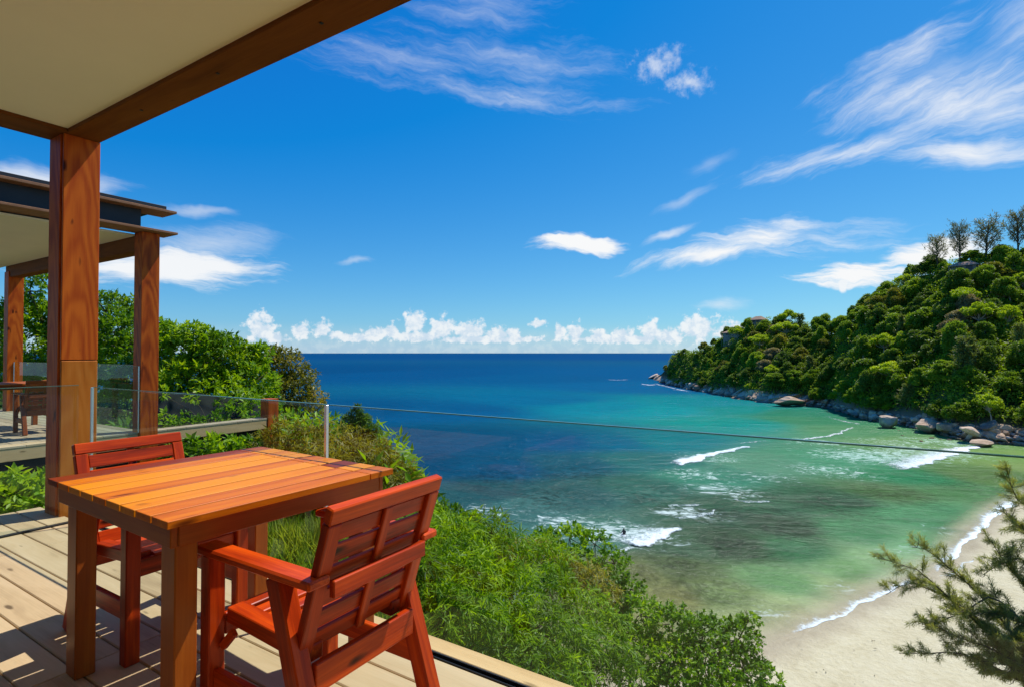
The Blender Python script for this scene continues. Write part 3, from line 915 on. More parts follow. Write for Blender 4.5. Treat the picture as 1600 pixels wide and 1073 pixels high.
wave([(930, 872), (958, 868), (980, 862), (996, 855)], [(900, 866), (940, 858), (968, 853), (988, 849)], 0.4, 0.6, 0.3, 'white wave foot showing past the treetops below the surfer')
wave([(1135, 778), (1165, 786), (1190, 788), (1210, 784)], [(1125, 768), (1160, 774), (1190, 778), (1205, 780)], 0.3, 0.4, 0.25, 'thin foam streak over the dark reef in mid bay')
wave([(1150, 693), (1180, 691), (1204, 689)], [(1150, 690), (1180, 687), (1202, 686)], 0.3, 0.45, 0.2, 'tiny white wave tip between the two larger breaking crests')
# wash along the sand
wave([(1602, 782), (1566, 797), (1545, 817), (1515, 850), (1484, 879), (1453, 899)], [(1600, 756), (1540, 776), (1502, 808), (1472, 842), (1438, 868), (1412, 890)], 0.02, 0.85, 0.62,
     'bright white wash running up the sand beside the needle tree', 'shore_wash', 0.05)
wave([(1446, 902), (1384, 929), (1338, 950), (1292, 973), (1232, 994)], [(1426, 886), (1364, 913), (1318, 931), (1268, 953), (1206, 976)], 0.02, 0.65, 0.5,
     'thin white wash line at the lower end of the beach', 'shore_wash', 0.04)
wave([(1524, 872), (1500, 890), (1470, 905)], [(1505, 868), (1482, 882), (1455, 897)], 0.04, 0.6, 0.35, 'pale spent film of foam left on the wet sand', 'shore_wash', 0.10)
# wash at the headland's point
wave([(1022, 600), (1040, 604), (1060, 609), (1085, 613)], [(1006, 592), (1030, 598), (1050, 604), (1080, 610)], 0.5, 0.55, 0.3, 'white surf at the foot of the rocky point')
wave([(1000, 600), (1015, 602), (1028, 601)], [(1002, 597), (1014, 598), (1026, 598)], 0.5, 0.5, 0.3, 'small white breaker just off the rocky point')
wave([(945, 593), (965, 594), (985, 593)], [(945, 591), (965, 591.5), (985, 591)], 0.5, 0.4, 0.25, 'faint far whitecap out to sea left of the point')
wave([(1288, 650), (1310, 657), (1340, 663), (1350, 661)], [(1282, 645), (1305, 650), (1335, 656), (1350, 657)], 0.3, 0.45, 0.2, 'white wash among the low rocks at the middle of the shore')


# ------------------------------------------------------------------ boulders
def rock_mesh(seed, sub=3, sx=1.0, sy=0.8, sz=0.65, mat=M_ROCK, facet=0.30):
    r = np.random.default_rng(seed)
    bm = bmesh.new(); bmesh.ops.create_icosphere(bm, subdivisions=sub, radius=1.0)
    planes = [(unit(r.normal(size=3)), 0.45 + 0.35 * r.random()) for _ in range(13)]
    for v in bm.verts:
        p = np.array(v.co)
        for nrm, dd in planes:
            q = p @ nrm
            if q > dd: p = p - nrm * (q - dd) * 0.95
        p = p * (1 + 0.07 * math.sin(p[0] * 5 + seed) * math.sin(p[1] * 4.3 + 2 * seed) + 0.03 * math.sin(p[2] * 11 + seed))
        v.co = (p[0] * sx, p[1] * sy, p[2] * sz)
    me = bpy.data.meshes.new('boulder'); bm.to_mesh(me); bm.free()
    me.polygons.foreach_set('use_smooth', np.zeros(len(me.polygons), bool))
    me.materials.append(mat)
    return me


ROCKS = [rock_mesh(i + 1, 3, 1.0, 0.65 + 0.25 * random.random(), 0.5 + 0.3 * random.random(), M_ROCK if i % 2 else M_ROCKTAN) for i in range(8)]
SLABS = [rock_mesh(i + 31, 3, 1.5, 0.7, 0.35 + 0.1 * random.random(), M_ROCKTAN) for i in range(4)]


def put_rock(mesh, x, y, z, s, rz, tilt, label, group, name='boulder'):
    o = link(name, mesh)
    o.location = (x, y, z); o.rotation_euler = (tilt[0], tilt[1], rz); o.scale = (s, s * (0.8 + 0.4 * random.random()), s * (0.85 + 0.3 * random.random()))
    return tag(o, label, 'rock', group)


def build_rocks():
    for px in np.arange(1022, 1262, 7.4):                # slabs of the point
        for row in range(3):
            x = px + random.uniform(-3, 3)
            u, ds, dr, zr = hill_column(x)
            p = hill_point(x, 0.0)
            up = row * 1.5 + random.uniform(-0.4, 0.4)
            d = ds + row * 2.6 - 1.2
            s = random.uniform(2.0, 4.2) * (1.0 if row < 2 else 1.15)
            put_rock(random.choice(SLABS + ROCKS[:3]), u[0] * d, u[1] * d, SEA + up * 0.85 + 0.1, s, random.uniform(0.2, 1.3), (random.uniform(-.3, .3), random.uniform(-.55, -.1)),
                     ['wave-washed', 'middle', 'upper'][row] + ' tan rock slab of the ledge ' + ('at the tip of the point' if x < 1085 else 'below the thatched huts' if x < 1170 else 'where the forest meets the point'), 'rock ledge of the point')
    for px in np.arange(1256, 1618, 7.0):                # boulder shore
        for row in range(3 if px < 1430 else 4):
            x = px + random.uniform(-3, 3)
            u, ds, dr, zr = hill_column(x)
            d = ds - 1.8 + row * random.uniform(1.8, 2.8)
            s = random.choice([0.7, 0.9, 1.1, 1.4, 1.9]) * (0.8 if row == 0 else 1.0) * (1.5 if x > 1440 else 1.2)
            put_rock(random.choice(ROCKS), u[0] * d, u[1] * d, SEA + row * 1.0 + 0.25, s, random.uniform(0, 6.28), (random.uniform(-.3, .3), random.uniform(-.3, .3)),
                     ('small ' if s < 1.0 else 'large ' if s > 1.6 else 'mid-sized ') + ['half sunken boulder at the water line', 'grey boulder heaped along the shore', 'boulder lying at the foot of the trees', 'boulder half way up the bank', 'boulder highest on the bank'][row] + (' near the long low rock' if x < 1330 else ' below the grey-green needle tree' if x < 1430 else ' below the bright spreading shrub' if x < 1490 else ' by the pale rock wedge' if x < 1560 else ' at the right frame edge'),
                     ['boulders at the water line', 'boulders heaped along the shore', 'boulders under the trees', 'boulders under the trees', 'boulders under the trees'][row])
    def big(px, py, wpx, label, mesh, up=0.35, rz=0.3, tilt=(0, 0.1)):
        p = sea(px, py); sc = wpx / F_PX * float((p - CAM) @ FW) / 2
        return put_rock(mesh, p[0], p[1], SEA + sc * up, sc, YAW + rz, tilt, label, None)
    big(1232, 634, 46, 'long low tan boulder reaching into the water below the forest', SLABS[0], 0.35)
    big(1252, 629, 26, 'rounded grey boulder standing behind the long low tan one', ROCKS[1], 0.7)
    big(1388, 668, 46, 'largest dark boulder at the water below the grey-green needle tree', ROCKS[3], 0.45)
    big(1398, 655, 26, 'smooth pale-topped boulder above the largest dark one', ROCKS[5], 1.1)
    big(1545, 690, 34, 'steep wedge of pale grey rock highest on the right of the shore', ROCKS[7], 1.4, 0.3, (0.1, -0.5))
    big(1517, 690, 38, 'long tilted tan slab boulder left of the pale wedge', SLABS[2], 0.9, 0.2, (0.1, 0.35))
    big(1537, 697, 36, 'black wet flat rock at the edge of the shallows', SLABS[1], 0.25)
    big(1478, 680, 34, 'blue grey boulder sitting mid shore among smaller stones', ROCKS[2], 0.7)
    big(1452, 676, 50, 'brown fractured boulder block at the water left of the blue grey one', ROCKS[6], 0.4)
    big(1560, 686, 24, 'round pale boulder right of the tilted tan slab', ROCKS[4], 1.0)
    for px, py in [(1404, 672), (1410, 680), (1430, 676), (1455, 684), (1470, 686), (1484, 687), (1440, 689)]:
        p = sea(px, py)
        put_rock(random.choice(ROCKS), p[0], p[1], SEA - 0.05, random.uniform(0.5, 0.9), random.uniform(0, 6), (0, 0), 'small black rock awash in the shallows off the boulders', 'rocks awash in the shallows', 'rock')


build_rocks()


# ------------------------------------------------------------------ hillside forest
def dome_lobes(R, hgt, n, r0, r1, trunk):
    out = []
    for i in range(n):
        a = i * 2.39996 + random.random() * 0.5; q = math.sqrt((i + 0.5) / n)
        rr = R * q * (0.7 + 0.5 * random.random())
        z = trunk + hgt * (1 - 0.8 * q * q) * (0.6 + 0.6 * random.random())
        out.append(((rr * math.cos(a), rr * math.sin(a), z), random.uniform(r0, r1)))
    return out


def tree_meshes(kind, seed):
    """trunk mesh and crown mesh of one kind of hillside tree; base at the origin"""
    if kind == 'dome':
        lobes = dome_lobes(3.9, 4.2, 24, 0.8, 1.9, 1.6)
        cg = crown_geo(lobes, 11, 3, 0.42, 0.27, 0.0, 0.3, 0.25, 0.9)
        limbs = [limb((0, 0, -1.5), (0.2, 0.1, 3.2), 0.35, 0.22)] + [limb((0.2, 0.1, 2.4), np.array(c) * 0.95, 0.16, 0.05) for c, r in lobes[::2]]
    elif kind == 'tall':
        lobes = dome_lobes(2.9, 6.5, 22, 0.7, 1.6, 1.8)
        cg = crown_geo(lobes, 11, 3, 0.40, 0.25, 0.0, 0.3, 0.25, 0.95)
        limbs = [limb((0, 0, -1.5), (0.1, 0.3, 5.5), 0.3, 0.15)] + [limb((0.1, 0.2, 3.4), np.array(c) * 0.95, 0.13, 0.04) for c, r in lobes[::2]]
    elif kind == 'tiered':
        lobes = []
        for tier, (z, R, n) in enumerate([(3.0, 4.4, 11), (4.6, 3.7, 9), (6.1, 2.6, 6), (7.2, 1.2, 2)]):
            for i in range(n):
                a = i * 6.283 / n + random.random() * 0.6 + tier; q = R * (0.55 + 0.45 * random.random())
                lobes.append(((q * math.cos(a), q * math.sin(a), z + random.uniform(-.4, .4)), random.uniform(1.0, 1.5)))
        cg = crown_geo(lobes, 11, 3, 0.40, 0.27, 0.0, 0.3, 0.3, 0.45)
        limbs = [limb((0, 0, -1.5), (0.1, 0, 7.0), 0.3, 0.08)] + [limb((0, 0, c[2] - 0.6), c, 0.1, 0.04) for c, r in lobes[::2]]
    elif kind == 'shrub':
        lobes = dome_lobes(2.2, 1.4, 9, 0.8, 1.3, 0.6)
        cg = crown_geo(lobes, 5.0, 3, 0.45, 0.28, 0.0, 0.2, 0.5, 0.75)
        limbs = [limb((0, 0, -0.8), np.array(c) * 0.9, 0.1, 0.03) for c, r in lobes[::2]]
    elif kind == 'open':
        lobes = dome_lobes(3.8, 2.6, 13, 0.9, 1.5, 5.0)
        cg = crown_geo(lobes, 8.0, 3, 0.42, 0.28, 0.0, 0.3, 0.3, 0.7)
        limbs = [limb((0, 0, -1.5), (0.3, 0.2, 3.8), 0.24, 0.18)] + [limb((0.3, 0.2, 3.4), np.array(c) * 0.98, 0.13, 0.04) for c, r in lobes]
    else:  # needle trees, full or sparse
        full = kind == 'needle'
        H = 11.0 if full else 9.5
        limbs = [limb((0, 0, -1.5), (0.4, 0.2, H), 0.28, 0.04, 0.03, 8)]
        P, D, L, T = [], [], [], []
        nb = 46 if full else 40
        for i in range(nb):
            z = H * (0.16 if full else 0.30) + H * (0.8 if full else 0.62) * (i / nb)
            a = i * 2.4 + random.random(); reach = (3.4 * (1 - 0.72 * i / nb) if full else 3.0 * (1 - 0.35 * i / nb)) * (0.6 + 0.6 * random.random())
            b0 = np.array([0.4 * z / H, 0.2 * z / H, z]); b1 = b0 + np.array([reach * math.cos(a), reach * math.sin(a), reach * (random.uniform(0.35, 1.0) if full else random.uniform(0.7, 1.6))])
            pp, rr = limb(b0, b1, 0.07, 0.02, 0.06, 5); limbs.append((pp, rr))
            nn = 46 if full else 28
            u = 0.25 + 0.75 * rng.random(nn)
            P.append(b0 + (b1 - b0) * u[:, None] + rng.normal(size=(nn, 3)) * 0.22)
            D.append(unit(rng.normal(size=(nn, 3)) * 0.6 + np.array([math.cos(a) * .5, math.sin(a) * .5, 0.25])))
            L.append(np.full(nn, 0.95) * (0.6 + 0.7 * rng.random(nn))); T.append(np.clip(0.2 + 0.7 * rng.random(nn) * (0.5 + 0.5 * (i % 5) / 4), 0, 1))
        P, D, L, T = np.vstack(P), np.vstack(D), np.concatenate(L), np.concatenate(T)
        cg = leaves_geo(P, D, L, L * (0.24 if full else 0.14), T)
    v, f, t = cg
    crown = mesh_np('crown', v, f, False, {'tone': t})
    tv, tf = tubes(limbs, 5)
    trunk = mesh_np('trunk', tv, tf, True)
    return trunk, crown


def kind_protos():
    K = {}
    for key, kind, mat, bark, n in [('dark', 'dome', H_DARK, M_BARK, 4), ('green', 'dome', H_MID, M_BARK, 4), ('tall', 'tall', H_MID, M_PALEBARK, 3), ('tiered', 'tiered', H_MID, M_BARK, 3),
                                    ('bright', 'open', H_BRIGHT, M_PALEBARK, 2), ('olive', 'dome', H_OLIVE, M_BARK, 2), ('brown', 'tall', H_BROWN, M_PALEBARK, 1), ('pink', 'dome', H_PINK, M_BARK, 1),
                                    ('needle', 'needle', H_NEEDLE, M_BARK, 2), ('sparse', 'sparse', H_BARE, M_BARK, 2), ('shrub', 'shrub', H_BRIGHT, M_BARK, 2), ('shrubdark', 'shrub', H_MID, M_BARK, 2)]:
        K[key] = []
        for i in range(n):
            tr, cr = tree_meshes(kind, i); tr.materials.append(bark); cr.materials.append(mat)
            K[key].append((tr, cr))
    return K


PROTO = kind_protos()


def put_tree(key, pos, s, label, group, name='tree', rz=None, sz=1.0):
    tr, cr = random.choice(PROTO[key])
    o = empty(name, pos, random.uniform(0, 6.28) if rz is None else rz, label, 'shrub' if 'shrub' in key else 'tree', group)
    o.scale = (s * random.uniform(0.82, 1.2), s * random.uniform(0.82, 1.2), s * sz)
    link('trunk', tr, None, o); c = link('crown', cr, None, o); c['kind'] = 'stuff'
    return o


LABELS = {
    'dark': ('dark green rounded tree in the headland forest', 'dark trees of the headland forest', 'broadleaf_tree'),
    'green': ('mid green domed tree in the headland forest', 'green trees of the headland forest', 'broadleaf_tree'),
    'tall': ('tall narrow green tree rising from the headland forest', 'tall trees of the headland forest', 'broadleaf_tree'),
    'tiered': ('layered sea almond tree low on the headland', 'layered trees above the boulder shore', 'almond_tree'),
    'bright': ('open yellow green tree lit bright on the headland', 'bright trees of the headland forest', 'broadleaf_tree'),
    'olive': ('olive green rounded tree in the headland forest', 'olive trees of the headland forest', 'broadleaf_tree'),
    'brown': ('brownish half bare tree in the headland forest', 'brownish trees of the headland forest', 'broadleaf_tree'),
    'needle': ('feathery grey green needle tree on the headland slope', 'needle trees of the headland', 'casuarina_tree'),
    'shrub': ('bright green shrub on the edge of the headland forest', 'bright shrubs of the headland', 'shrub'),
    'shrubdark': ('low green shrub on the steep bank of the point', 'low shrubs of the point', 'shrub')}


def build_forest():
    pts, tries = [], 0
    r = random.Random(5)
    special = []
    # singled-out trees first (photo px of the base, hill parameter t found along the column)
    def t_at(px, py):
        lo, hi = 0.0, 1.0
        for _ in range(24):
            t = (lo + hi) / 2
            p = hill_point(px, t) - CAM
            y = CY - F_PX * (p @ UP) / (p @ FW)
            if y > py: lo = t
            else: hi = t
        return lo
    def single(key, px, base_y, s, label, t=None, sz=1.0, name='tree'):
        p = hill_point(px, t_at(px, base_y) if t is None else t)
        special.append((p[0], p[1], 2.2 * s))
        put_tree(key, p, s, label, None, name, sz=sz)
    single('sparse', 1470, 0, 1.5, 'leftmost of the sparse dark needle trees on the ridge', 0.99, 1.1, 'casuarina_tree')
    single('sparse', 1502, 0, 1.6, 'tallest sparse needle tree on the ridge, second from left', 1.0, 1.15, 'casuarina_tree')
    single('sparse', 1545, 0, 1.6, 'wide bare-branched needle tree on the ridge, third from left', 1.0, 1.1, 'casuarina_tree')
    single('sparse', 1598, 0, 1.7, 'sparse needle tree on the ridge cut by the right frame edge', 1.0, 1.15, 'casuarina_tree')
    single('pink', 1572, 470, 0.95, 'tree with dusty pink blossom below the ridge on the right', None, 0.9, 'blossom_tree')
    single('bright', 1534, 520, 1.0, 'bright yellow green tree with pale forked trunk, right of the ridge hut', None, 1.15, 'broadleaf_tree')
    single('bright', 1577, 525, 0.9, 'bright yellow green tree below the pink blossom tree', None, 1.3, 'broadleaf_tree')
    single('bright', 1508, 490, 1.0, 'pale green tree just below the thatched ridge hut', None, 1.1, 'broadleaf_tree')
    single('needle', 1418, 640, 0.78, 'grey green needle tree standing over the largest dark boulder', None, 1.0, 'casuarina_tree')
    single('needle', 1510, 600, 1.1, 'large dull green needle tree in the middle of the right slope', None, 1.15, 'casuarina_tree')
    single('brown', 1488, 540, 0.9, 'half bare pale-trunked tree in the middle of the slope', None, 1.2, 'broadleaf_tree')
    single('shrub', 1470, 640, 1.0, 'bright green spreading shrub above the boulders, right of the needle tree', None, 1.0, 'shrub')
    single('shrub', 1385, 640, 0.8, 'low bright shrub overhanging the rocks left of the needle tree', None, 1.0, 'shrub')
    single('tall', 1180, 492, 0.5, 'tiny flat-topped tree standing above the thatched huts', 1.0, 1.3, 'broadleaf_tree')
    huts = [(1148, 528), (1186, 508), (1512, 430)]
    hut_pts = [hill_point(px, t_at(px, py)) for px, py in huts]
    cand = []
    while len(cand) < 9000:
        px = r.uniform(1040, 1640) if r.random() < 0.75 else r.uniform(1040, 1300)
        t = r.uniform(0.05, 1.02)
        cand.append((px, t, hill_point(px, t)))
    n = 0
    for px, t, p in cand:
        if n >= 285: break
        u, ds, dr, zr = hill_column(px)
        dist = math.hypot(p[0], p[1])
        sp = 4.8 if px < 1130 else 6.0
        if px > 1615 and n % 2: continue
        if any((p[0] - q[0]) ** 2 + (p[1] - q[1]) ** 2 < (sp * 0.5 + q[2] * 1.15) ** 2 for q in pts): continue
        if any((p[0] - q[0]) ** 2 + (p[1] - q[1]) ** 2 < (q[2] * 1.2) ** 2 for q in special): continue
        if any((p[0] - q[0]) ** 2 + (p[1] - q[1]) ** 2 < (9.5 if p[0] ** 2 + p[1] ** 2 < q[0] ** 2 + q[1] ** 2 else 4.5) ** 2 for q in hut_pts): continue
        if px < 1130:
            key = r.choices(['shrubdark', 'olive', 'green', 'shrub', 'dark'], [4, 2, 3, 1, 2])[0]; s = r.uniform(0.5, 0.8)
            if px < 1075: s *= 0.75
        elif t < 0.22:
            key = r.choices(['tiered', 'green', 'shrub', 'dark', 'bright'], [5, 3, 2, 2, 1])[0]; s = r.uniform(0.85, 1.2)
        else:
            key = r.choices(['dark', 'green', 'tall', 'bright', 'olive', 'brown', 'needle', 'tiered'], [7, 7, 4, 3, 3, 1.2, 0.8, 1.5])[0]; s = r.uniform(0.75, 1.25)
        if t < 0.07: s *= 0.85
        pts.append((p[0], p[1], sp * 0.5))
        lab, grp, nm = LABELS[key]
        reg = 'on the point' if px < 1130 else 'below the point\'s huts' if px < 1215 else 'left of mid slope' if px < 1330 else 'in mid slope' if px < 1420 else 'below the ridge hut' if px < 1520 else 'towards the right edge'
        lab = lab.split(' in the headland')[0].split(' rising from')[0].split(' low on the')[0].split(' lit bright')[0].split(' on the ')[0] + ', ' + ('low' if t < 0.25 else 'midway up' if t < 0.6 else 'high') + ' ' + reg
        put_tree(key, p, s, lab, grp, nm, sz=r.uniform(0.85, 1.2))
        n += 1
    # undergrowth that nobody could count, filling in between the trees
    M, per = 7500, 24
    px = np.where(rng.random(M) < 0.85, rng.uniform(1044, 1640, M), rng.uniform(1640, 2050, M)); t = rng.uniform(0.045, 1.05, M)
    base = np.array([hill_point(a, b) for a, b in zip(px, t)])
    size = rng.uniform(0.9, 2.1, M) * np.where(px < 1130, 0.6, 1.0)
    d = rand_dirs(M * per); d[:, 2] = np.abs(d[:, 2]) * 1.2
    P = np.repeat(base + np.stack([0 * size, 0 * size, size * rng.uniform(0.2, 1.9, M)], -1), per, axis=0) + d * np.repeat(size, per)[:, None]
    tone = np.clip(np.repeat(rng.random(M) * 0.7, per) + 0.3 * rng.random(M * per), 0, 1)
    D = unit(d + 0.8 * rng.normal(size=d.shape))
    v, f, tt = leaves_geo(P, D, 0.55 + 0.4 * rng.random(len(P)), 0.42, tone)
    o = link('undergrowth', mesh_np('undergrowth', v, f, False, {'tone': tt}), H_MID)
    tag(o, 'dense undergrowth of the headland forest', 'undergrowth', None, 'stuff')
    return t_at


T_AT = build_forest()


def hut(px, py, w, d, label, rz=0.0, roof_h=1.6):
    p = hill_point(px, T_AT(px, py))
    p = p + np.array([0, 0, 1.6])
    o = empty('thatched_hut', p, rz, label, 'hut')
    h = 2.6
    box('wall', (-w / 2, -d / 2, -6.0), (w / 2, d / 2, h), M_HUTWALL, o, 0.02)
    box('window', (-w * 0.32, -d / 2 - 0.05, 0.9), (-w * 0.05, -d / 2 - 0.003, 2.2), M_WINDOW, o, 0)
    box('window', (w * 0.08, -d / 2 - 0.05, 0.4), (w * 0.34, -d / 2 - 0.003, 2.2), M_WINDOW, o, 0)
    ov = 0.9
    a, b = w / 2 + ov, d / 2 + ov
    V = [(-a, -b, h - 0.2), (a, -b, h - 0.2), (a, b, h - 0.2), (-a, b, h - 0.2), (-a * 0.45, 0, h + roof_h), (a * 0.45, 0, h + roof_h),
         (-a, -b, h - 0.45), (a, -b, h - 0.45), (a, b, h - 0.45), (-a, b, h - 0.45)]
    Fc = [(0, 1, 5, 4), (2, 3, 4, 5), (1, 2, 5), (3, 0, 4), (6, 7, 1, 0), (7, 8, 2, 1), (8, 9, 3, 2), (9, 6, 0, 3), (9, 8, 7, 6)]
    me = bpy.data.meshes.new('roof'); me.from_pydata(V, [], Fc); me.update()
    link('roof', me, M_THATCH, o)
    for sx in (-1, 1):
        plank('post', (sx * (a - 0.25), -b + 0.25, -6.0), (sx * (a - 0.25), -b + 0.25, h - 0.46), 0.18, 0.18, M_HUTWALL, o, (0, 1, 0), 0.01)


hut(1148, 530, 12.0, 6.0, 'wide thatched hut lowest on the point of the headland', -0.5)
hut(1186, 508, 6.5, 6.0, 'small thatched hut standing highest on the point', -0.5, 2.0)
hut(1512, 432, 7.5, 5.0, 'pale thatched hut on the ridge under the needle trees', -0.3, 1.4)


def driftwood():
    d = float(np.linalg.norm(hill_point(1575, 0.2)[:2])) * 0.93
    def q(x, y): return at(x, y, d * 0.84)
    paths = []
    for pts, r0, r1 in [([(1537, 606), (1545, 617), (1556, 621), (1572, 622), (1577, 618)], .14, .20), ([(1570, 621), (1566, 612), (1559, 603), (1560, 596)], .17, .06), ([(1562, 607), (1555, 604), (1553, 605)], .09, .04),
                        ([(1572, 613), (1576, 607), (1574, 596)], .15, .05), ([(1577, 618), (1584, 610), (1584, 601)], .13, .05)]:
        P = resample([q(*a) for a in pts], 9); paths.append((P, np.linspace(r0, r1, 9)))
    v, f = tubes(paths, 6)
    tag(link('dead_tree', mesh_np('dead_tree', v, f, True), M_DEADWOOD), 'bleached bare dead branches above the boulders at the right', 'dead tree')


driftwood()


# ------------------------------------------------------------------ person in the surf
def surfer():
    p = sea(975, 836)
    o = empty('person', (p[0], p[1], SEA), math.radians(120), 'person in dark wetsuit sitting on a surfboard in the foam', 'person')
    def skin(name, verts, edges, radii, mat):
        me = bpy.data.meshes.new(name); me.from_pydata(verts, edges, []); me.update()
        ob = link(name, me, mat, o)
        ob.modifiers.new('skin', 'SKIN'); ob.modifiers.new('sub', 'SUBSURF').levels = 1
        ob.modifiers['sub'].render_levels = 1
        for i, rr in enumerate(radii): me.skin_vertices[0].data[i].radius = (rr, rr)
        me.skin_vertices[0].data[0].use_root = True
        return ob
    V = [(0, 0, 0.12), (0.02, 0, 0.38), (0.06, 0, 0.60), (0.09, 0, 0.70), (0.10, 0, 0.80), (0.11, 0, 0.92),
         (0.06, 0.19, 0.58), (0.16, 0.27, 0.36), (0.32, 0.20, 0.22), (0.06, -0.19, 0.58), (0.16, -0.27, 0.36), (0.32, -0.20, 0.22),
         (0.16, 0.22, 0.10), (0.30, 0.30, -0.25), (0.16, -0.22, 0.10), (0.30, -0.30, -0.25)]
    Ed = [(0, 1), (1, 2), (2, 3), (3, 4), (4, 5), (2, 6), (6, 7), (7, 8), (2, 9), (9, 10), (10, 11), (0, 12), (12, 13), (0, 14), (14, 15)]
    Rr = [.16, .15, .17, .06, .10, .08, .07, .05, .035, .07, .05, .035, .09, .06, .09, .06]
    body = plain_mat('wetsuit', (0.012, 0.014, 0.018), 0.6)
    skin('body', V, Ed, Rr, body)
    bm = bmesh.new()
    bmesh.ops.create_uvsphere(bm, u_segments=20, v_segments=8, radius=1.0)
    for v in bm.verts:
        v.co = (v.co.x * 1.0 + 0.35, v.co.y * 0.27 * (1 - 0.25 * v.co.x), v.co.z * 0.045 + 0.04 + 0.08 * max(0, v.co.x) ** 2)
    me = bpy.data.meshes.new('surfboard'); bm.to_mesh(me); bm.free()
    b = link('surfboard', me, plain_mat('board_white', (0.7, 0.72, 0.72), 0.4))
    b.location = (p[0], p[1], SEA); b.rotation_euler = (0, 0, math.radians(120))
    tag(b, 'pale surfboard under the person sitting in the foam', 'surfboard')


surfer()

# ------------------------------------------------------------------ terrace deck
GLASS_Y = 1.764


def build_deck():
    deck = empty('deck', (0, 0, 0), 0, kind='structure')
    pitch, gap, th = 0.1635, 0.006, 0.03
    joints = [-5.62, -4.62, -2.62, -1.86 + 1.3, 1.5, 3.0]
    y = GLASS_Y - 0.022
    first = True
    i = 0
    while y > -2.2:
        y0 = y - pitch + gap
        jj = [-5.62] + [-4.45 if i % 2 else -5.0] + [-2.62, -0.55, 1.5, 3.2]
        for a, b in zip(jj[:-1], jj[1:]):
            box('deck_board', (a + 0.002, y0, -th), (b - 0.002, y, random.uniform(-0.0015, 0.0)), M_DECK, deck, 0.004)
        y = y0 - gap; i += 1
    # border outside the glass, facing the sea
    for a, b in [(-5.62, -2.62), (-2.617, 0.4), (0.403, 3.2)]:
        box('edge_board', (a, GLASS_Y + 0.018, -0.035), (b, 1.872, 0.002), M_EDGE, deck, 0.004)
    box('fascia', (-5.62, 1.835, -0.30), (3.2, 1.868, -0.037), M_EDGE, deck, 0.004)
    for x in np.arange(-5.5, 3.2, 0.6):
        plank('joist', (x, -2.2, -0.12), (x, 1.83, -0.12), 0.06, 0.17, M_DARKWOOD, deck)
    tr = empty('glass_track', (0, 0, 0), 0, 'dark metal channel holding the sea-side glass along the deck edge', 'track')
    box('channel', (-4.74, GLASS_Y - 0.018, -0.03), (3.2, GLASS_Y + 0.015, -0.010), M_TRACK, tr, 0.001)
    box('lip', (-4.74, GLASS_Y - 0.021, -0.012), (3.2, GLASS_Y - 0.015, 0.004), M_TRACK, tr, 0.001)
    box('gasket', (-4.74, GLASS_Y + 0.008, -0.012), (3.2, GLASS_Y + 0.016, 0.0035), M_STEEL, tr, 0.001)
    ts = empty('glass_track', (0, 0, 0), 0, 'dark metal channel holding the short side glass by the post', 'track')
    box('channel', (-4.915, -1.0, 0.001), (-4.885, GLASS_Y - 0.03, 0.012), M_TRACK, ts, 0.001)


build_deck()


def pane(p0, p1, z0, z1, label, group, cap0=False, cap1=False, t=0.012, tint=None):
    """an upright glass pane with green ground edges"""
    p0, p1 = Vector((*p0, 0)), Vector((*p1, 0))
    o = empty('glass_balustrade', ((p0 + p1) / 2), math.atan2(p1.y - p0.y, p1.x - p0.x), label, 'glass balustrade', group)
    L = (p1 - p0).length
    g = link('pane', box_mesh(L, t, z1 - z0, M_GLASS, 0), None, o, Matrix.Translation((0, 0, (z0 + z1) / 2)))
    link('top_edge', box_mesh(L, t + 0.001, 0.004, M_GLASSEDGE, 0.0008), None, o, Matrix.Translation((0, 0, z1 + 0.0025)))
    for flag, s in ((cap0, -1), (cap1, 1)):
        if flag:
            link('edge_strip', box_mesh(0.014, t + 0.004, z1 - z0, M_ALU, 0.001), None, o, Matrix.Translation((s * (L / 2 + 0.0075), 0, (z0 + z1) / 2)))
    return o


pane((-4.74, GLASS_Y), (-2.17, GLASS_Y), -0.01, 0.998, 'clear glass rail panel behind the table, left of the thin metal strip', 'clear glass rail of the terrace', True, True)
pane((-2.14, GLASS_Y), (2.2, GLASS_Y), -0.01, 0.998, 'long clear glass rail panel in front of the sea, right of the metal strip', 'clear glass rail of the terrace')
pane((-4.90, -0.6), (-4.90, GLASS_Y - 0.03), 0.012, 1.008, 'clear side glass rail panel in front of the thick post', 'clear glass rail of the terrace')


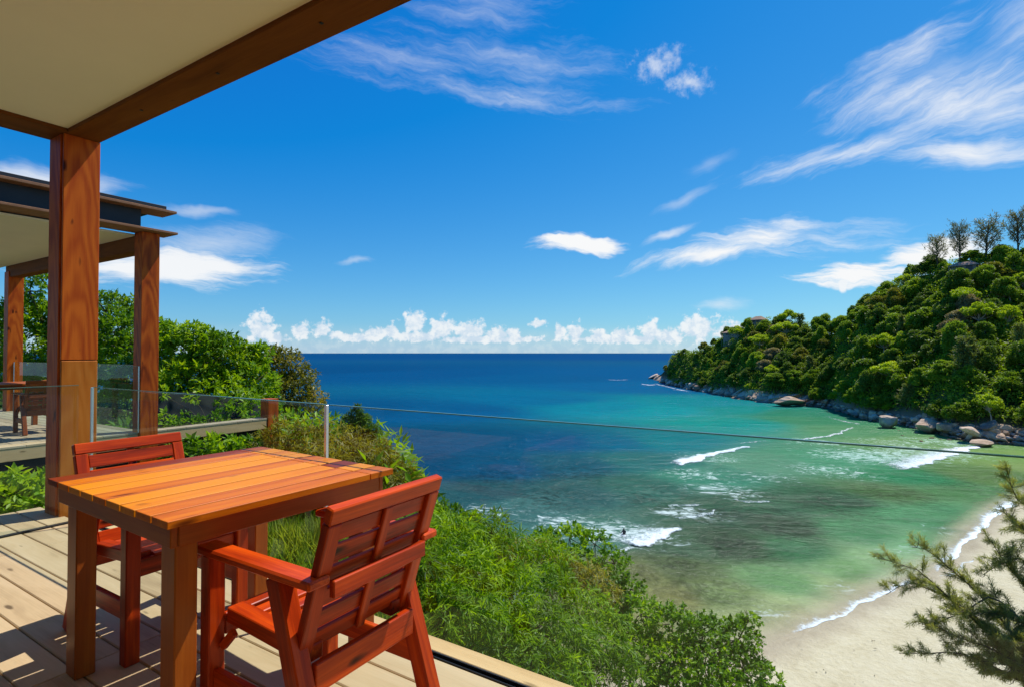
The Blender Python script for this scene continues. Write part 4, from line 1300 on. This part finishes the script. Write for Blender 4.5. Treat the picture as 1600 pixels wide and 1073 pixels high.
# ------------------------------------------------------------------ the terrace roof
def build_pavilion():
    o = empty('pavilion', (-5.265, 1.82, 0), 0, 'timber terrace roof on a thick orange brown corner post', 'pavilion')
    ox, oy = -5.265, 1.82
    def bx(name, lo, hi, mat, bev=0.004):
        return box(name, (lo[0] - ox, lo[1] - oy, lo[2]), (hi[0] - ox, hi[1] - oy, hi[2]), mat, o, bev)
    # post: core, board facing along the deck in two lengths, narrow side board with a dark reveal
    bx('post_core', (-5.375, 1.722, -0.8), (-5.163, 1.925, 2.94), M_DARKWOOD)
    bx('post_board', (-5.162, 1.704, 1.195), (-5.14, 1.945, 2.9445), M_POST)
    lower = bx('post_board', (-5.162, 1.706, -0.75), (-5.1385, 1.943, 1.189), M_POST_OLD)
    lower['label'] = 'lighter lower length of the post facing'
    bx('post_side', (-5.392, 1.697, -0.75), (-5.182, 1.721, 2.9445), M_POST)
    bx('post_side', (-5.392, 1.926, -0.75), (-5.163, 1.946, 2.9445), M_POST)
    # beams and ceiling
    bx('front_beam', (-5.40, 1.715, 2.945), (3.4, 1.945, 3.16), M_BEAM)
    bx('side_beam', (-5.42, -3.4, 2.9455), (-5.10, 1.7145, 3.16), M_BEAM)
    bx('ceiling', (-5.0995, -3.4, 2.972), (3.4, 1.7145, 2.99), M_CEIL, 0.001)
    bx('roof', (-5.55, -3.6, 3.161), (3.5, 2.0, 3.34), M_STEEL)  # unseen slab added above the ceiling so the shade falls right
    for x in np.arange(-4.2, 3.2, 0.95):
        b = link('bolt', box_mesh(0.018, 0.018, 0.006, M_STEEL, 0.002), None, o, Matrix.Translation((x - ox, 1.83 - oy, 2.943)))


build_pavilion()
w = box('shade_wall', (-5.3, -1.95, 0.0), (3.4, -1.75, 2.95), M_WALL, None, 0.01)  # unseen dark wall, added to keep sky light off the chairs
tag(w, 'plain unseen wall added behind the terrace to deepen its shade', 'wall')


# ------------------------------------------------------------------ table and chairs
def build_table(name, label, loc, rz, M_TOP=M_TABLE, M_FR=M_TLEG):
    o = empty(name, loc, rz, label, 'table', 'wooden terrace tables')
    W, L, top, th = 0.985, 0.885, 0.76, 0.023
    n = 9; pitch = (W + 0.011) / n; sw = pitch - 0.011
    cut = L / 2 - 0.125
    for i in range(n):
        x = -W / 2 + sw / 2 + i * pitch
        zt = top - th / 2 - random.uniform(0, 0.0012)
        plank('top_slat', (x, -L / 2, zt), (x, cut - 0.002, zt), sw, th, M_TOP, o, bev=0.0012)
        plank('end_slat', (x, cut + 0.002, zt), (x, L / 2, zt), sw, th, M_TOP, o, bev=0.0012)
    z1 = top - th - 0.002
    ah = 0.068
    for sy in (-1, 1):
        plank('apron', (-W / 2 + 0.035, sy * (L / 2 - 0.035), z1 - ah / 2), (W / 2 - 0.035, sy * (L / 2 - 0.035), z1 - ah / 2), 0.022, ah, M_FR, o)
    for sx in (-1, 1):
        plank('apron', (sx * (W / 2 - 0.045), -L / 2 + 0.047, z1 - ah / 2), (sx * (W / 2 - 0.045), L / 2 - 0.047, z1 - ah / 2), 0.022, ah, M_FR, o)
    plank('crossbar', (-W / 2 + 0.057, 0, z1 - 0.03), (W / 2 - 0.057, 0, z1 - 0.03), 0.05, 0.055, M_FR, o)
    for sx in (-1, 1):
        for sy in (-1, 1):
            x, y = sx * (W / 2 - 0.0565 - 0.046), sy * (L / 2 - 0.0465 - 0.035)
            plank('leg', (x, y, 0), (x, y, z1 - 0.001), 0.09, 0.068, M_FR, o, (0, 1, 0), 0.004)
    return o


build_table('dining_table', 'orange varnished slatted wooden table on the near deck', (-2.165, 1.275, 0), math.radians(-2.0))


def build_chair(loc, rz, label, mat=M_CHAIR, group='slatted wooden armchairs'):
    """faces local +x"""
    o = empty('armchair', loc, rz, label, 'chair', group)
    hw = 0.26
    for s in (-1, 1):
        y = s * (hw - 0.0275)
        plank('front_leg', (0.255, y, 0), (0.255, y, 0.604), 0.05, 0.055, mat, o, (0, 1, 0), 0.004)
        plank('rear_leg', (-0.285, y, 0), (-0.085, y, 0.604), 0.055, 0.062, mat, o, (0, 0, 1), 0.004)
        plank('arm', (-0.262, s * (hw - 0.027), 0.618), (0.30, s * (hw - 0.027), 0.618), 0.075, 0.026, mat, o, bev=0.006)
        plank('stretcher', (-0.21, y, 0.205), (0.229, y, 0.205), 0.024, 0.075, mat, o)
        plank('seat_rail', (-0.165, s * (hw - 0.088), 0.375), (0.229, s * (hw - 0.088), 0.40), 0.06, 0.05, mat, o)
        plank('bracket', (0.226, s * (hw - 0.045), 0.305), (0.165, s * (hw - 0.045), 0.366), 0.02, 0.026, mat, o)
    plank('front_rail', (0.245, -hw + 0.057, 0.37), (0.245, hw - 0.057, 0.37), 0.024, 0.07, mat, o)
    plank('rear_rail', (-0.20, -hw + 0.057, 0.325), (-0.20, hw - 0.057, 0.325), 0.024, 0.085, mat, o, (0, 0, 1))
    for i in range(6):
        x = 0.225 - i * 0.066; z = 0.405 - i * 0.0042
        plank('seat_slat', (x, -hw + 0.118, z), (x, hw - 0.118, z), 0.056, 0.018, mat, o, (0.06, 0, 1), 0.003)
    # backrest, leaning: lower end (-0.150, 0.36) to top (-0.300, 0.83)
    a, b = Vector((-0.150, 0, 0.365)), Vector((-0.300, 0, 0.83))
    d = (b - a).normalized(); nrm = Vector((d.z, 0, -d.x))
    bw = 0.235
    for y in (-bw + 0.025, bw - 0.025):
        plank('back_stile', a + Vector((0, y, 0)), b + Vector((0, y, 0)) - d * 0.052, 0.05, 0.03, mat, o, nrm)
    rail = b - d * 0.025
    plank('top_rail', rail + Vector((0, -bw, 0)), rail + Vector((0, bw, 0)), 0.05, 0.031, mat, o, nrm, 0.004)
    plank('back_muntin', a + d * 0.02 - nrm * 0.008, b - d * 0.051 - nrm * 0.008, 0.034, 0.014, mat, o, nrm)
    for i in range(6):
        q = b - d * (0.089 + i * 0.070) + nrm * 0.006
        plank('back_slat', q + Vector((0, -bw + 0.051, 0)), q + Vector((0, bw - 0.051, 0)), 0.058, 0.013, mat, o, nrm)
    c = Vector((-0.262, 0, 0.588))
    plank('cross_rail', c + Vector((0, -hw + 0.066, 0)), c + Vector((0, hw - 0.066, 0)), 0.022, 0.05, mat, o)
    return o


build_chair((-2.735, 1.29, 0), math.radians(0.5), 'red wooden armchair beyond the table, facing the camera side')
build_chair((-1.505, 1.225, 0), math.radians(180.5), 'red wooden armchair nearest the camera, its back turned')


# ------------------------------------------------------------------ neighbouring pavilion
def build_neighbour():
    X0, Y1 = -9.5, 4.43
    o = empty('pavilion', (X0, Y1, 0), 0, 'second timber pavilion with black steel roof beam beyond the thick post', 'pavilion')
    def bx(name, lo, hi, mat, bev=0.004):
        return box(name, (lo[0] - X0, lo[1] - Y1, lo[2]), (hi[0] - X0, hi[1] - Y1, hi[2]), mat, o, bev)
    bx('post', (-9.75, 4.17, -2.2), (-9.5, 4.43, 3.165), M_POST)
    bx('post', (-15.65, 4.17, -2.2), (-15.40, 4.43, 3.0), M_POST)
    bx('front_beam', (-15.65, 4.19, 2.88), (-9.751, 4.41, 3.16), M_BEAM)
    bx('ceiling', (-16.2, -4.0, 3.12), (-9.76, 4.18, 3.15), M_CEIL, 0.002)
    # steel beam along the roof edge: rusty flanges, black web
    bx('lower_flange', (-9.78, -4.0, 3.17), (-9.32, 4.62, 3.205), M_RUST)
    bx('web', (-9.60, -4.0, 3.206), (-9.5, 4.15, 3.505), M_STEEL)
    bx('upper_flange', (-9.78, -4.0, 3.506), (-9.32, 4.60, 3.545), M_RUST)
    bx('roof', (-16.4, -4.2, 3.546), (-9.34, 4.45, 3.60), M_STEEL)
    # deck
    deck = empty('deck', (0, 0, 0), 0, kind='structure')
    y = 4.30
    while y > -3.6:
        box('deck_board', (-16.0, y - 0.150, -0.03), (-9.80, y, random.uniform(-0.002, 0)), M_GREYDECK, deck, 0.003)
        y -= 0.158
    yy = 6.4
    while yy > -3.6:
        box('border_board', (-9.795, yy - 0.296, -0.03), (-9.56, yy, 0.0), M_DECK if yy < 3.9 else M_GREYDECK, deck, 0.003)
        yy -= 0.30
    box('fascia', (-9.60, -3.6, -0.20), (-9.565, 6.4, -0.031), M_EDGE, deck)
    box('void_shade_band', (-9.80, -3.6, -0.55), (-9.70, 6.3, -0.2), M_DARKWOOD, deck)  # this and the next: near-black colour stands in for shade under the deck
    box('void_shade_panel', (-10.8, -3.6, -1.8), (-10.7, 4.3, -0.04), M_DARKWOOD, deck)
    lb = box('timber_rail', (-9.35, -2.0, -0.98), (-9.2, 4.6, -0.86), M_GREYDECK)
    tag(lb, 'weathered horizontal timber below the neighbouring deck', 'rail')
    st = box('timber_stub', (-9.80, 6.42, -1.5), (-9.55, 6.64, 0.36), M_POST)
    tag(st, 'short brown timber post at the end of the neighbouring deck edge', 'post')
    pane((-9.53, 0.6), (-9.53, 2.25), 0.0, 1.04, 'side glass panel of the neighbouring deck, nearer one', 'glass rail of the neighbouring deck')
    pane((-9.53, 3.60), (-9.53, 4.15), 0.0, 1.04, 'narrow glass panel beside the neighbouring pavilion post', 'glass rail of the neighbouring deck', True, True)
    pane((-15.38, 4.28), (-9.80, 4.28), 0.0, 1.05, 'sea-side glass panel of the neighbouring deck', 'glass rail of the neighbouring deck', True, False)
    build_chair((-10.9, 3.35, 0), math.radians(176), 'brown wooden armchair on the neighbouring deck, its back turned', M_CHAIR2, 'slatted wooden armchairs')
    build_table('dining_table', 'brown wooden table on the neighbouring deck at the left edge', (-11.75, 3.30, 0), 0.0, M_TLEG, M_CHAIR2)


build_neighbour()


# ------------------------------------------------------------------ near trees and plants
def near_tree(name, label, cat, lobes_px, base, leafmat, bark=M_BARK, trunk_r=0.16, group=None, **kw):
    """lobes_px: (px, py, depth, radius m)"""
    lobes = [(at(x, y, d), r) for x, y, d, r in lobes_px]
    base = np.asarray(base, float)
    o = empty(name, base, 0, label, cat, group)
    lobes = [(c - base, r) for c, r in lobes]
    v, f, t = crown_geo(lobes, **kw)
    c = link('crown', mesh_np('crown', v, f, False, {'tone': t}), leafmat, o); c['kind'] = 'stuff'
    cen = np.mean([c_ for c_, _ in lobes], axis=0); low = min(c_[2] for c_, _ in lobes)
    fork = np.array([cen[0] * 0.75, cen[1] * 0.75, max(0.4, low * 0.7 if low > 0 else 0.4)])
    paths = [limb((0, 0, -0.5), fork, trunk_r, trunk_r * 0.7, 0.05)]
    for c_, r in lobes:
        paths.append(limb(fork, c_, trunk_r * 0.45, trunk_r * 0.1, 0.1))
        for _ in range(5):
            e = c_ + unit(rng.normal(size=3) + np.array([0, 0, 0.3])) * r * 0.85
            paths.append(limb(c_, e, trunk_r * 0.13, trunk_r * 0.04, 0.1, 4))
    tv, tf = tubes(paths, 6)
    link('trunk', mesh_np('trunk', tv, tf, True), bark, o)
    return o


def gz(x, y): return float(ground_z(np.array([x]), np.array([y]))[0])


def foot(px, d):
    p = at(px, 700, d); return (p[0], p[1], gz(p[0], p[1]))


rosette = dict(shoots_per_m2=24, leaves_per_shoot=9, leaf_l=0.17, leaf_w=0.07, shoot_len=0.22, up_bias=0.3, flat=0.85)
near_tree('almond_tree', 'large bright green leafy tree right of the second pavilion post', 'tree',
          [(262, 560, 17, .9), (300, 540, 17, .8), (340, 560, 17, .95), (375, 570, 17.5, .8), (300, 600, 16.5, 1.0), (350, 625, 16.5, 1.0), (395, 600, 17, .75), (265, 640, 16.5, .9),
           (395, 640, 16.8, .8), (225, 590, 17.2, .9), (310, 670, 16.5, .9), (250, 525, 17.4, .6), (405, 553, 17.6, .42), (380, 680, 16.8, .9), (200, 640, 17.2, 1.0)],
          foot(320, 17), L_BROAD, trunk_r=0.22, **rosette)
near_tree('almond_tree', 'green leafy tree rising behind the second pavilion', 'tree',
          [(45, 455, 20, .55), (30, 500, 20, .9), (80, 500, 20.5, .9), (60, 545, 20, 1.1), (120, 500, 20.5, .8), (165, 490, 20, .95), (190, 520, 19.5, .85), (120, 560, 20, 1.1), (180, 565, 19.5, 1.0),
           (20, 590, 20, 1.1), (90, 600, 20, 1.1), (150, 610, 19.5, 1.0), (205, 545, 19, .7), (-40, 520, 20, 1.3), (-60, 600, 20, 1.5), (215, 480, 20.5, .5), (60, 430, 20.5, .35)],
          foot(110, 20), L_BROAD, trunk_r=0.28, **dict(rosette, shoots_per_m2=20))
near_tree('rounded_tree', 'dark olive rounded tree against the sea at the left', 'tree',
          [(425, 565, 22, .75), (445, 575, 22, .85), (470, 600, 22, .8), (488, 625, 22, .6), (450, 620, 21.5, .95), (420, 610, 21.5, .95), (480, 650, 21.7, .8), (440, 660, 21.5, 1.0), (400, 650, 21.5, 1.0)],
          foot(440, 22), L_DARK, trunk_r=0.2, shoots_per_m2=22, leaves_per_shoot=7, leaf_l=0.14, leaf_w=0.065, shoot_len=0.2, up_bias=0.3, flat=0.95)

bam = dict(shoots_per_m2=46, leaves_per_shoot=10, leaf_l=0.125, leaf_w=0.022, droop=0.4, shoot_len=0.5, up_bias=0.3, jitter=0.6)
near_tree('bamboo_clump', 'yellowing bamboo clump behind the glass and the metal strip', 'bamboo',
          [(440, 690, 9, .38), (480, 700, 9, .42), (520, 690, 9.3, .38), (500, 730, 8.6, .45), (550, 720, 9, .42), (590, 715, 9.2, .35), (590, 740, 8.8, .4), (620, 745, 9.2, .32), (450, 740, 8.6, .45), (420, 700, 9, .35), (560, 690, 9.6, .25), (640, 760, 9.2, .3)],
          foot(510, 9), L_YELLOW, trunk_r=0.03, **dict(bam, leaf_l=0.13))
near_tree('young_conifer', 'small dark green tufted conifer above the yellowing bamboo', 'tree',
          [(560, 641, 10, .10), (555, 652, 10, .15), (568, 658, 10, .15), (545, 664, 10, .17), (562, 670, 10, .2), (580, 676, 10, .17), (550, 680, 10, .2), (570, 688, 10, .22)],
          foot(560, 10), L_CONIFER, trunk_r=0.05, shoots_per_m2=150, leaves_per_shoot=12, leaf_l=0.07, leaf_w=0.018, shoot_len=0.4, up_bias=0.5)
near_tree('bamboo_clump', 'green bamboo clump at the near chair, reaching over the deck edge', 'bamboo',
          [(640, 825, 7.5, .34), (680, 835, 8, .34), (720, 840, 8.2, .34), (660, 850, 7, .42), (710, 850, 7.4, .42), (760, 840, 8, .4), (680, 900, 6.6, .42), (640, 900, 6.2, .36), (740, 900, 7, .42), (690, 800, 8.6, .2), (610, 850, 6.8, .35),
           (610, 800, 7.6, .3), (690, 960, 6.2, .4), (740, 960, 6.4, .4)],
          foot(690, 8.0), L_BAMBOO, trunk_r=0.03, **bam)
near_tree('bamboo_clump', 'large feathery bamboo clump filling the slope below the deck', 'bamboo',
          [(800, 870, 8.4, .42), (850, 880, 8.6, .42), (800, 930, 7.4, .45), (860, 930, 7.8, .45), (790, 990, 6.6, .42), (850, 990, 7, .45), (910, 960, 8, .42), (900, 1020, 7.2, .42), (830, 1050, 6.4, .4), (880, 1070, 6.6, .4), (950, 1000, 7.8, .4), (960, 1060, 7.4, .4), (770, 1040, 6.2, .35)],
          foot(850, 8.4), L_BAMBOO, trunk_r=0.03, **bam)
near_tree('bamboo_clump', 'olive bamboo clump with a dry brown top under the leafy tree', 'bamboo',
          [(770, 870, 9.4, .34), (800, 865, 10, .34), (840, 860, 10.2, .3), (790, 870, 9.6, .34), (880, 900, 9.6, .4), (930, 920, 9.6, .4)],
          foot(820, 10), L_YELLOW, trunk_r=0.03, **bam)
leafy = dict(shoots_per_m2=26, leaves_per_shoot=9, leaf_l=0.10, leaf_w=0.058, shoot_len=0.25, up_bias=0.35, flat=0.75)
near_tree('broadleaf_tree', 'bright green broadleaf tree leaning over the beach', 'tree',
          [(1000, 960, 13, .55), (1050, 975, 13, .65), (1100, 990, 13, .6), (1150, 1000, 13, .6), (1040, 1030, 12.4, .7), (1100, 1040, 12.4, .7), (1160, 1045, 12.6, .65), (1190, 1060, 12.8, .5), (1170, 968, 13.4, .28),
           (990, 1010, 12.6, .6), (1060, 1080, 12, .7), (1130, 1090, 12, .7), (1200, 1100, 12.5, .55), (1000, 1070, 12, .6), (960, 975, 12.8, .45)],
          foot(1060, 12.6), L_BROAD, trunk_r=0.12, **leafy)
near_tree('broadleaf_tree', 'small flat-topped broadleaf tree in front of the foaming wave', 'tree',
          [(850, 845, 12.5, .4), (890, 840, 12.5, .42), (930, 850, 12.6, .42), (960, 880, 12.6, .4), (900, 880, 12, .45), (940, 905, 12, .45), (840, 870, 12, .4), (985, 920, 12.4, .4), (960, 940, 12, .45)],
          foot(900, 12.4), L_BROAD, trunk_r=0.08, **leafy)


def casuarina():
    base = np.array([*at(1700, 1000, 9.2)[:2], 0.0]); base[2] = gz(base[0], base[1])
    o = empty('casuarina_tree', base, 0, 'dark feathery needle tree at the right edge, over the beach', 'tree')
    paths = []; P, D, L, T = [], [], [], []
    root = at(1680, 1085, 9.2)
    paths.append(limb(base, root, 0.2, 0.14, 0.03, 8))
    top = at(1690, 640, 9.6)
    paths.append(limb(root, top, 0.14, 0.03, 0.03, 8))
    def branch(pts, r0, dens, spread, tl=0.5):
        Q = resample([at(*p) for p in pts], 40)
        Q[:, 2] += 0.02 * np.sin(np.linspace(0, 14, 40))
        paths.append((Q[::3], np.linspace(r0, 0.004, len(Q[::3]))))
        axis = unit(Q[-1] - Q[0])
        n_sub = int(dens)
        for i in range(n_sub):
            u = 0.12 + 0.88 * (i + random.random()) / n_sub
            q0 = Q[min(39, int(u * 39))]
            sd = unit(axis * 0.85 + rng.normal(size=3) * spread + np.array([0, 0, 0.10]))
            sl = tl * (1.15 - 0.75 * u) * random.uniform(0.5, 1.2)
            q1 = q0 + sd * sl
            pp, rr = limb(q0, q1, 0.006, 0.002, 0.12, 5); paths.append((pp, rr))
            nn = int(150 * sl / 0.5) + 30
            w = 0.15 + 0.85 * rng.random(nn)
            base_p = q0 + (q1 - q0) * w[:, None] + rng.normal(size=(nn, 3)) * 0.012
            P.append(base_p)
            D.append(unit(sd * 0.8 + rng.normal(size=(nn, 3)) * 0.55 + np.array([0, 0, -0.05])))
            L.append(0.085 * (0.6 + 0.8 * rng.random(nn)))
            T.append(np.clip(0.15 + 0.5 * random.random() + 0.35 * rng.random(nn), 0, 1))
    branch([(1660, 1075, 9.2), (1580, 1020, 9.0), (1500, 950, 9.0), (1440, 890, 9.0), (1372, 872, 9.1)], .035, 46, .42)
    branch([(1660, 1070, 9.2), (1570, 1000, 9.1), (1480, 930, 9.2), (1420, 905, 9.3), (1385, 930, 9.3)], .03, 46, .45)
    branch([(1640, 1060, 9.2), (1560, 960, 9.4), (1500, 900, 9.4), (1455, 860, 9.4), (1425, 855, 9.4)], .03, 44, .42)
    branch([(1650, 1085, 9.2), (1560, 1045, 8.8), (1490, 1015, 8.7), (1440, 1020, 8.7), (1405, 1022, 8.7)], .03, 34, .40)
    branch([(1660, 1060, 9.2), (1600, 970, 9.0), (1550, 930, 9.0), (1490, 960, 8.8), (1440, 985, 8.8)], .028, 46, .5)
    branch([(1660, 1080, 9.0), (1600, 1040, 8.8), (1540, 1010, 8.7), (1480, 985, 8.7), (1430, 960, 8.8)], .03, 60, .5)
    branch([(1680, 1000, 9.2), (1620, 940, 9.2), (1580, 890, 9.3), (1555, 855, 9.3), (1545, 842, 9.3)], .028, 40, .45)
    branch([(1690, 950, 9.3), (1630, 900, 9.3), (1590, 870, 9.3), (1560, 880, 9.2), (1535, 900, 9.2)], .026, 36, .5)
    branch([(1690, 860, 9.4), (1630, 810, 9.4), (1590, 780, 9.4), (1575, 745, 9.4), (1580, 728, 9.4)], .025, 36, .45)
    branch([(1690, 880, 9.4), (1620, 840, 9.4), (1585, 815, 9.4), (1568, 800, 9.4)], .02, 30, .5)
    branch([(1690, 1000, 9.2), (1620, 985, 9.0), (1570, 960, 9.0), (1530, 955, 9.0)], .025, 50, .55)
    branch([(1690, 1080, 9.0), (1620, 1060, 8.6), (1570, 1035, 8.6), (1520, 1030, 8.6)], .028, 60, .5)
    branch([(1700, 1040, 9.0), (1640, 1010, 8.7), (1590, 1000, 8.7), (1550, 985, 8.7)], .028, 60, .55)
    P, D, L, T = np.vstack(P), np.vstack(D), np.concatenate(L), np.concatenate(T)
    v, f, t = leaves_geo(P - base, D, L, 0.0065, T)
    c = link('crown', mesh_np('crown', v, f, False, {'tone': t}), L_NEEDLE, o); c['kind'] = 'stuff'
    tv, tf = tubes(paths, 5)
    link('trunk', mesh_np('trunk', tv - base, tf, True), M_TWIG, o)


casuarina()
near_tree('leafy_shrub', 'fresh green leafy shrub peeping over the bamboo beside the near chair back', 'shrub',
          [(705, 808, 8.7, .2), (735, 822, 8.9, .24), (690, 835, 8.2, .22), (765, 850, 8.6, .22), (720, 870, 7.6, .22), (780, 905, 7.6, .24)], foot(730, 8.8), L_BROAD, trunk_r=0.03,
          shoots_per_m2=60, leaves_per_shoot=8, leaf_l=0.10, leaf_w=0.05, shoot_len=0.3, up_bias=0.4)


def beach_litter():
    N = 900
    x = rng.uniform(-12, 40, N); y = rng.uniform(30, 95, N)
    d = land_dist(x, y)
    keep = (d > 2.0) & (d < 26) & (rng.random(N) < np.where(np.abs(d - 5.5) < 1.6, 1.0, 0.35))
    x, y, d = x[keep], y[keep], d[keep]; n = len(x)
    z = SEA + 0.055 * d - 0.0004 * d * d + 0.06
    D = unit(np.stack([rng.normal(size=n), rng.normal(size=n), 0.12 * np.ones(n)], -1))
    v, f, t = leaves_geo(np.stack([x, y, z], -1), D, 0.12 + 0.4 * rng.random(n) ** 3, 0.07, rng.random(n))
    tag(link('beach_litter', mesh_np('beach_litter', v, f, False, {'tone': t}), M_BARK), 'twigs and dead leaves scattered on the sand', 'litter', None, 'stuff')


beach_litter()


def build_slope_plants():
    # grass on the bank just outside the glass
    N = 42000
    x = rng.uniform(-8.5, -1.0, N); y = rng.uniform(1.95, 7.5, N)
    z = ground_z(x, y)
    clump = fbm2(x, y, 31, 3, 2.2)
    P = np.stack([x, y, z], -1)
    L = 0.22 + 0.16 * clump + 0.14 * rng.random(N)
    D = unit(rng.normal(size=(N, 3)) * 0.55 + np.array([0.1, -0.1, 0.9]))
    v, f, t = leaves_geo(P, D, np.clip(L, .08, .6), 0.018, np.clip(0.45 + 0.35 * clump + 0.3 * (rng.random(N) - .3), 0, 1))
    o = link('grass', mesh_np('grass', v, f, False, {'tone': t}), L_GRASS)
    tag(o, 'tufted sunny grass on the bank outside the glass', 'grass', None, 'stuff')
    # leafy ground cover further down
    N = 46000
    x = rng.uniform(-26, 12, N); y = rng.uniform(1.9, 30, N) ** 1.0
    keep = (y > 6.0) | (x > -1.5)
    x, y = x[keep], y[keep]; n = len(x)
    P = np.stack([x, y, ground_z(x, y) + rng.random(n) * 0.9], -1)
    D = unit(rng.normal(size=(n, 3)) + np.array([0, 0, 0.3]))
    v, f, t = leaves_geo(P, D, 0.22 + 0.2 * rng.random(n), 0.10, np.clip(0.35 + 0.4 * fbm2(x, y, 33, 3, 0.8) + 0.3 * rng.random(n), 0, 1))
    o = link('ground_cover', mesh_np('ground_cover', v, f, False, {'tone': t}), L_BROAD)
    tag(o, 'leafy ground cover on the slope under the trees', 'ground cover', None, 'stuff')
    # shrubs under the neighbouring deck
    for px, py, d, r, lab in [(35, 790, 6.6, .42, 'bright leafy shrub under the side glass at the left edge'), (320, 722, 8.6, .36, 'dark leafy shrub below the timber edge behind the chair')]:
        near_tree('shrub', lab, 'shrub', [(px - 30, py, d, r), (px + 25, py - 8, d, r), (px, py + 20, d, r), (px + 60, py - 6, d + .2, r)], foot(px, d), L_BROAD, trunk_r=0.04,
                  shoots_per_m2=40, leaves_per_shoot=8, leaf_l=0.12, leaf_w=0.05, shoot_len=0.3, up_bias=0.4)


build_slope_plants()


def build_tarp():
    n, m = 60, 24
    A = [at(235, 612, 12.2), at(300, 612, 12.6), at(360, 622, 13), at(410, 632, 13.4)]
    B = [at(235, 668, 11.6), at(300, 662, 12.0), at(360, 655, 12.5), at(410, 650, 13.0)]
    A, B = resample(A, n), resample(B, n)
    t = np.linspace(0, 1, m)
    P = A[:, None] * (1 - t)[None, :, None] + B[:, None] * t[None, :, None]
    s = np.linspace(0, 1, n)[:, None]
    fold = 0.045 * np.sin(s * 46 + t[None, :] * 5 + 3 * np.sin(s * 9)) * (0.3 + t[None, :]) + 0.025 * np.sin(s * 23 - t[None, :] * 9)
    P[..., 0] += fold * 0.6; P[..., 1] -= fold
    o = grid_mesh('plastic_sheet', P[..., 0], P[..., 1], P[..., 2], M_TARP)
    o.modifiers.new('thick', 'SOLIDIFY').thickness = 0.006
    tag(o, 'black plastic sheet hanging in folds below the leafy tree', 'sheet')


build_tarp()
near_tree('climbing_shrub', 'loose leafy sprigs growing over the black plastic sheet', 'shrub',
          [(262, 655, 11.3, .22), (290, 662, 11.4, .25), (330, 655, 11.8, .25), (365, 650, 12.1, .28), (395, 640, 12.6, .3), (300, 622, 12.0, .14), (350, 628, 12.3, .2), (250, 615, 11.9, .14), (385, 622, 12.9, .28)],
          foot(330, 11.6), L_BROAD, trunk_r=0.03, shoots_per_m2=34, leaves_per_shoot=7, leaf_l=0.12, leaf_w=0.05, shoot_len=0.3, up_bias=0.2)
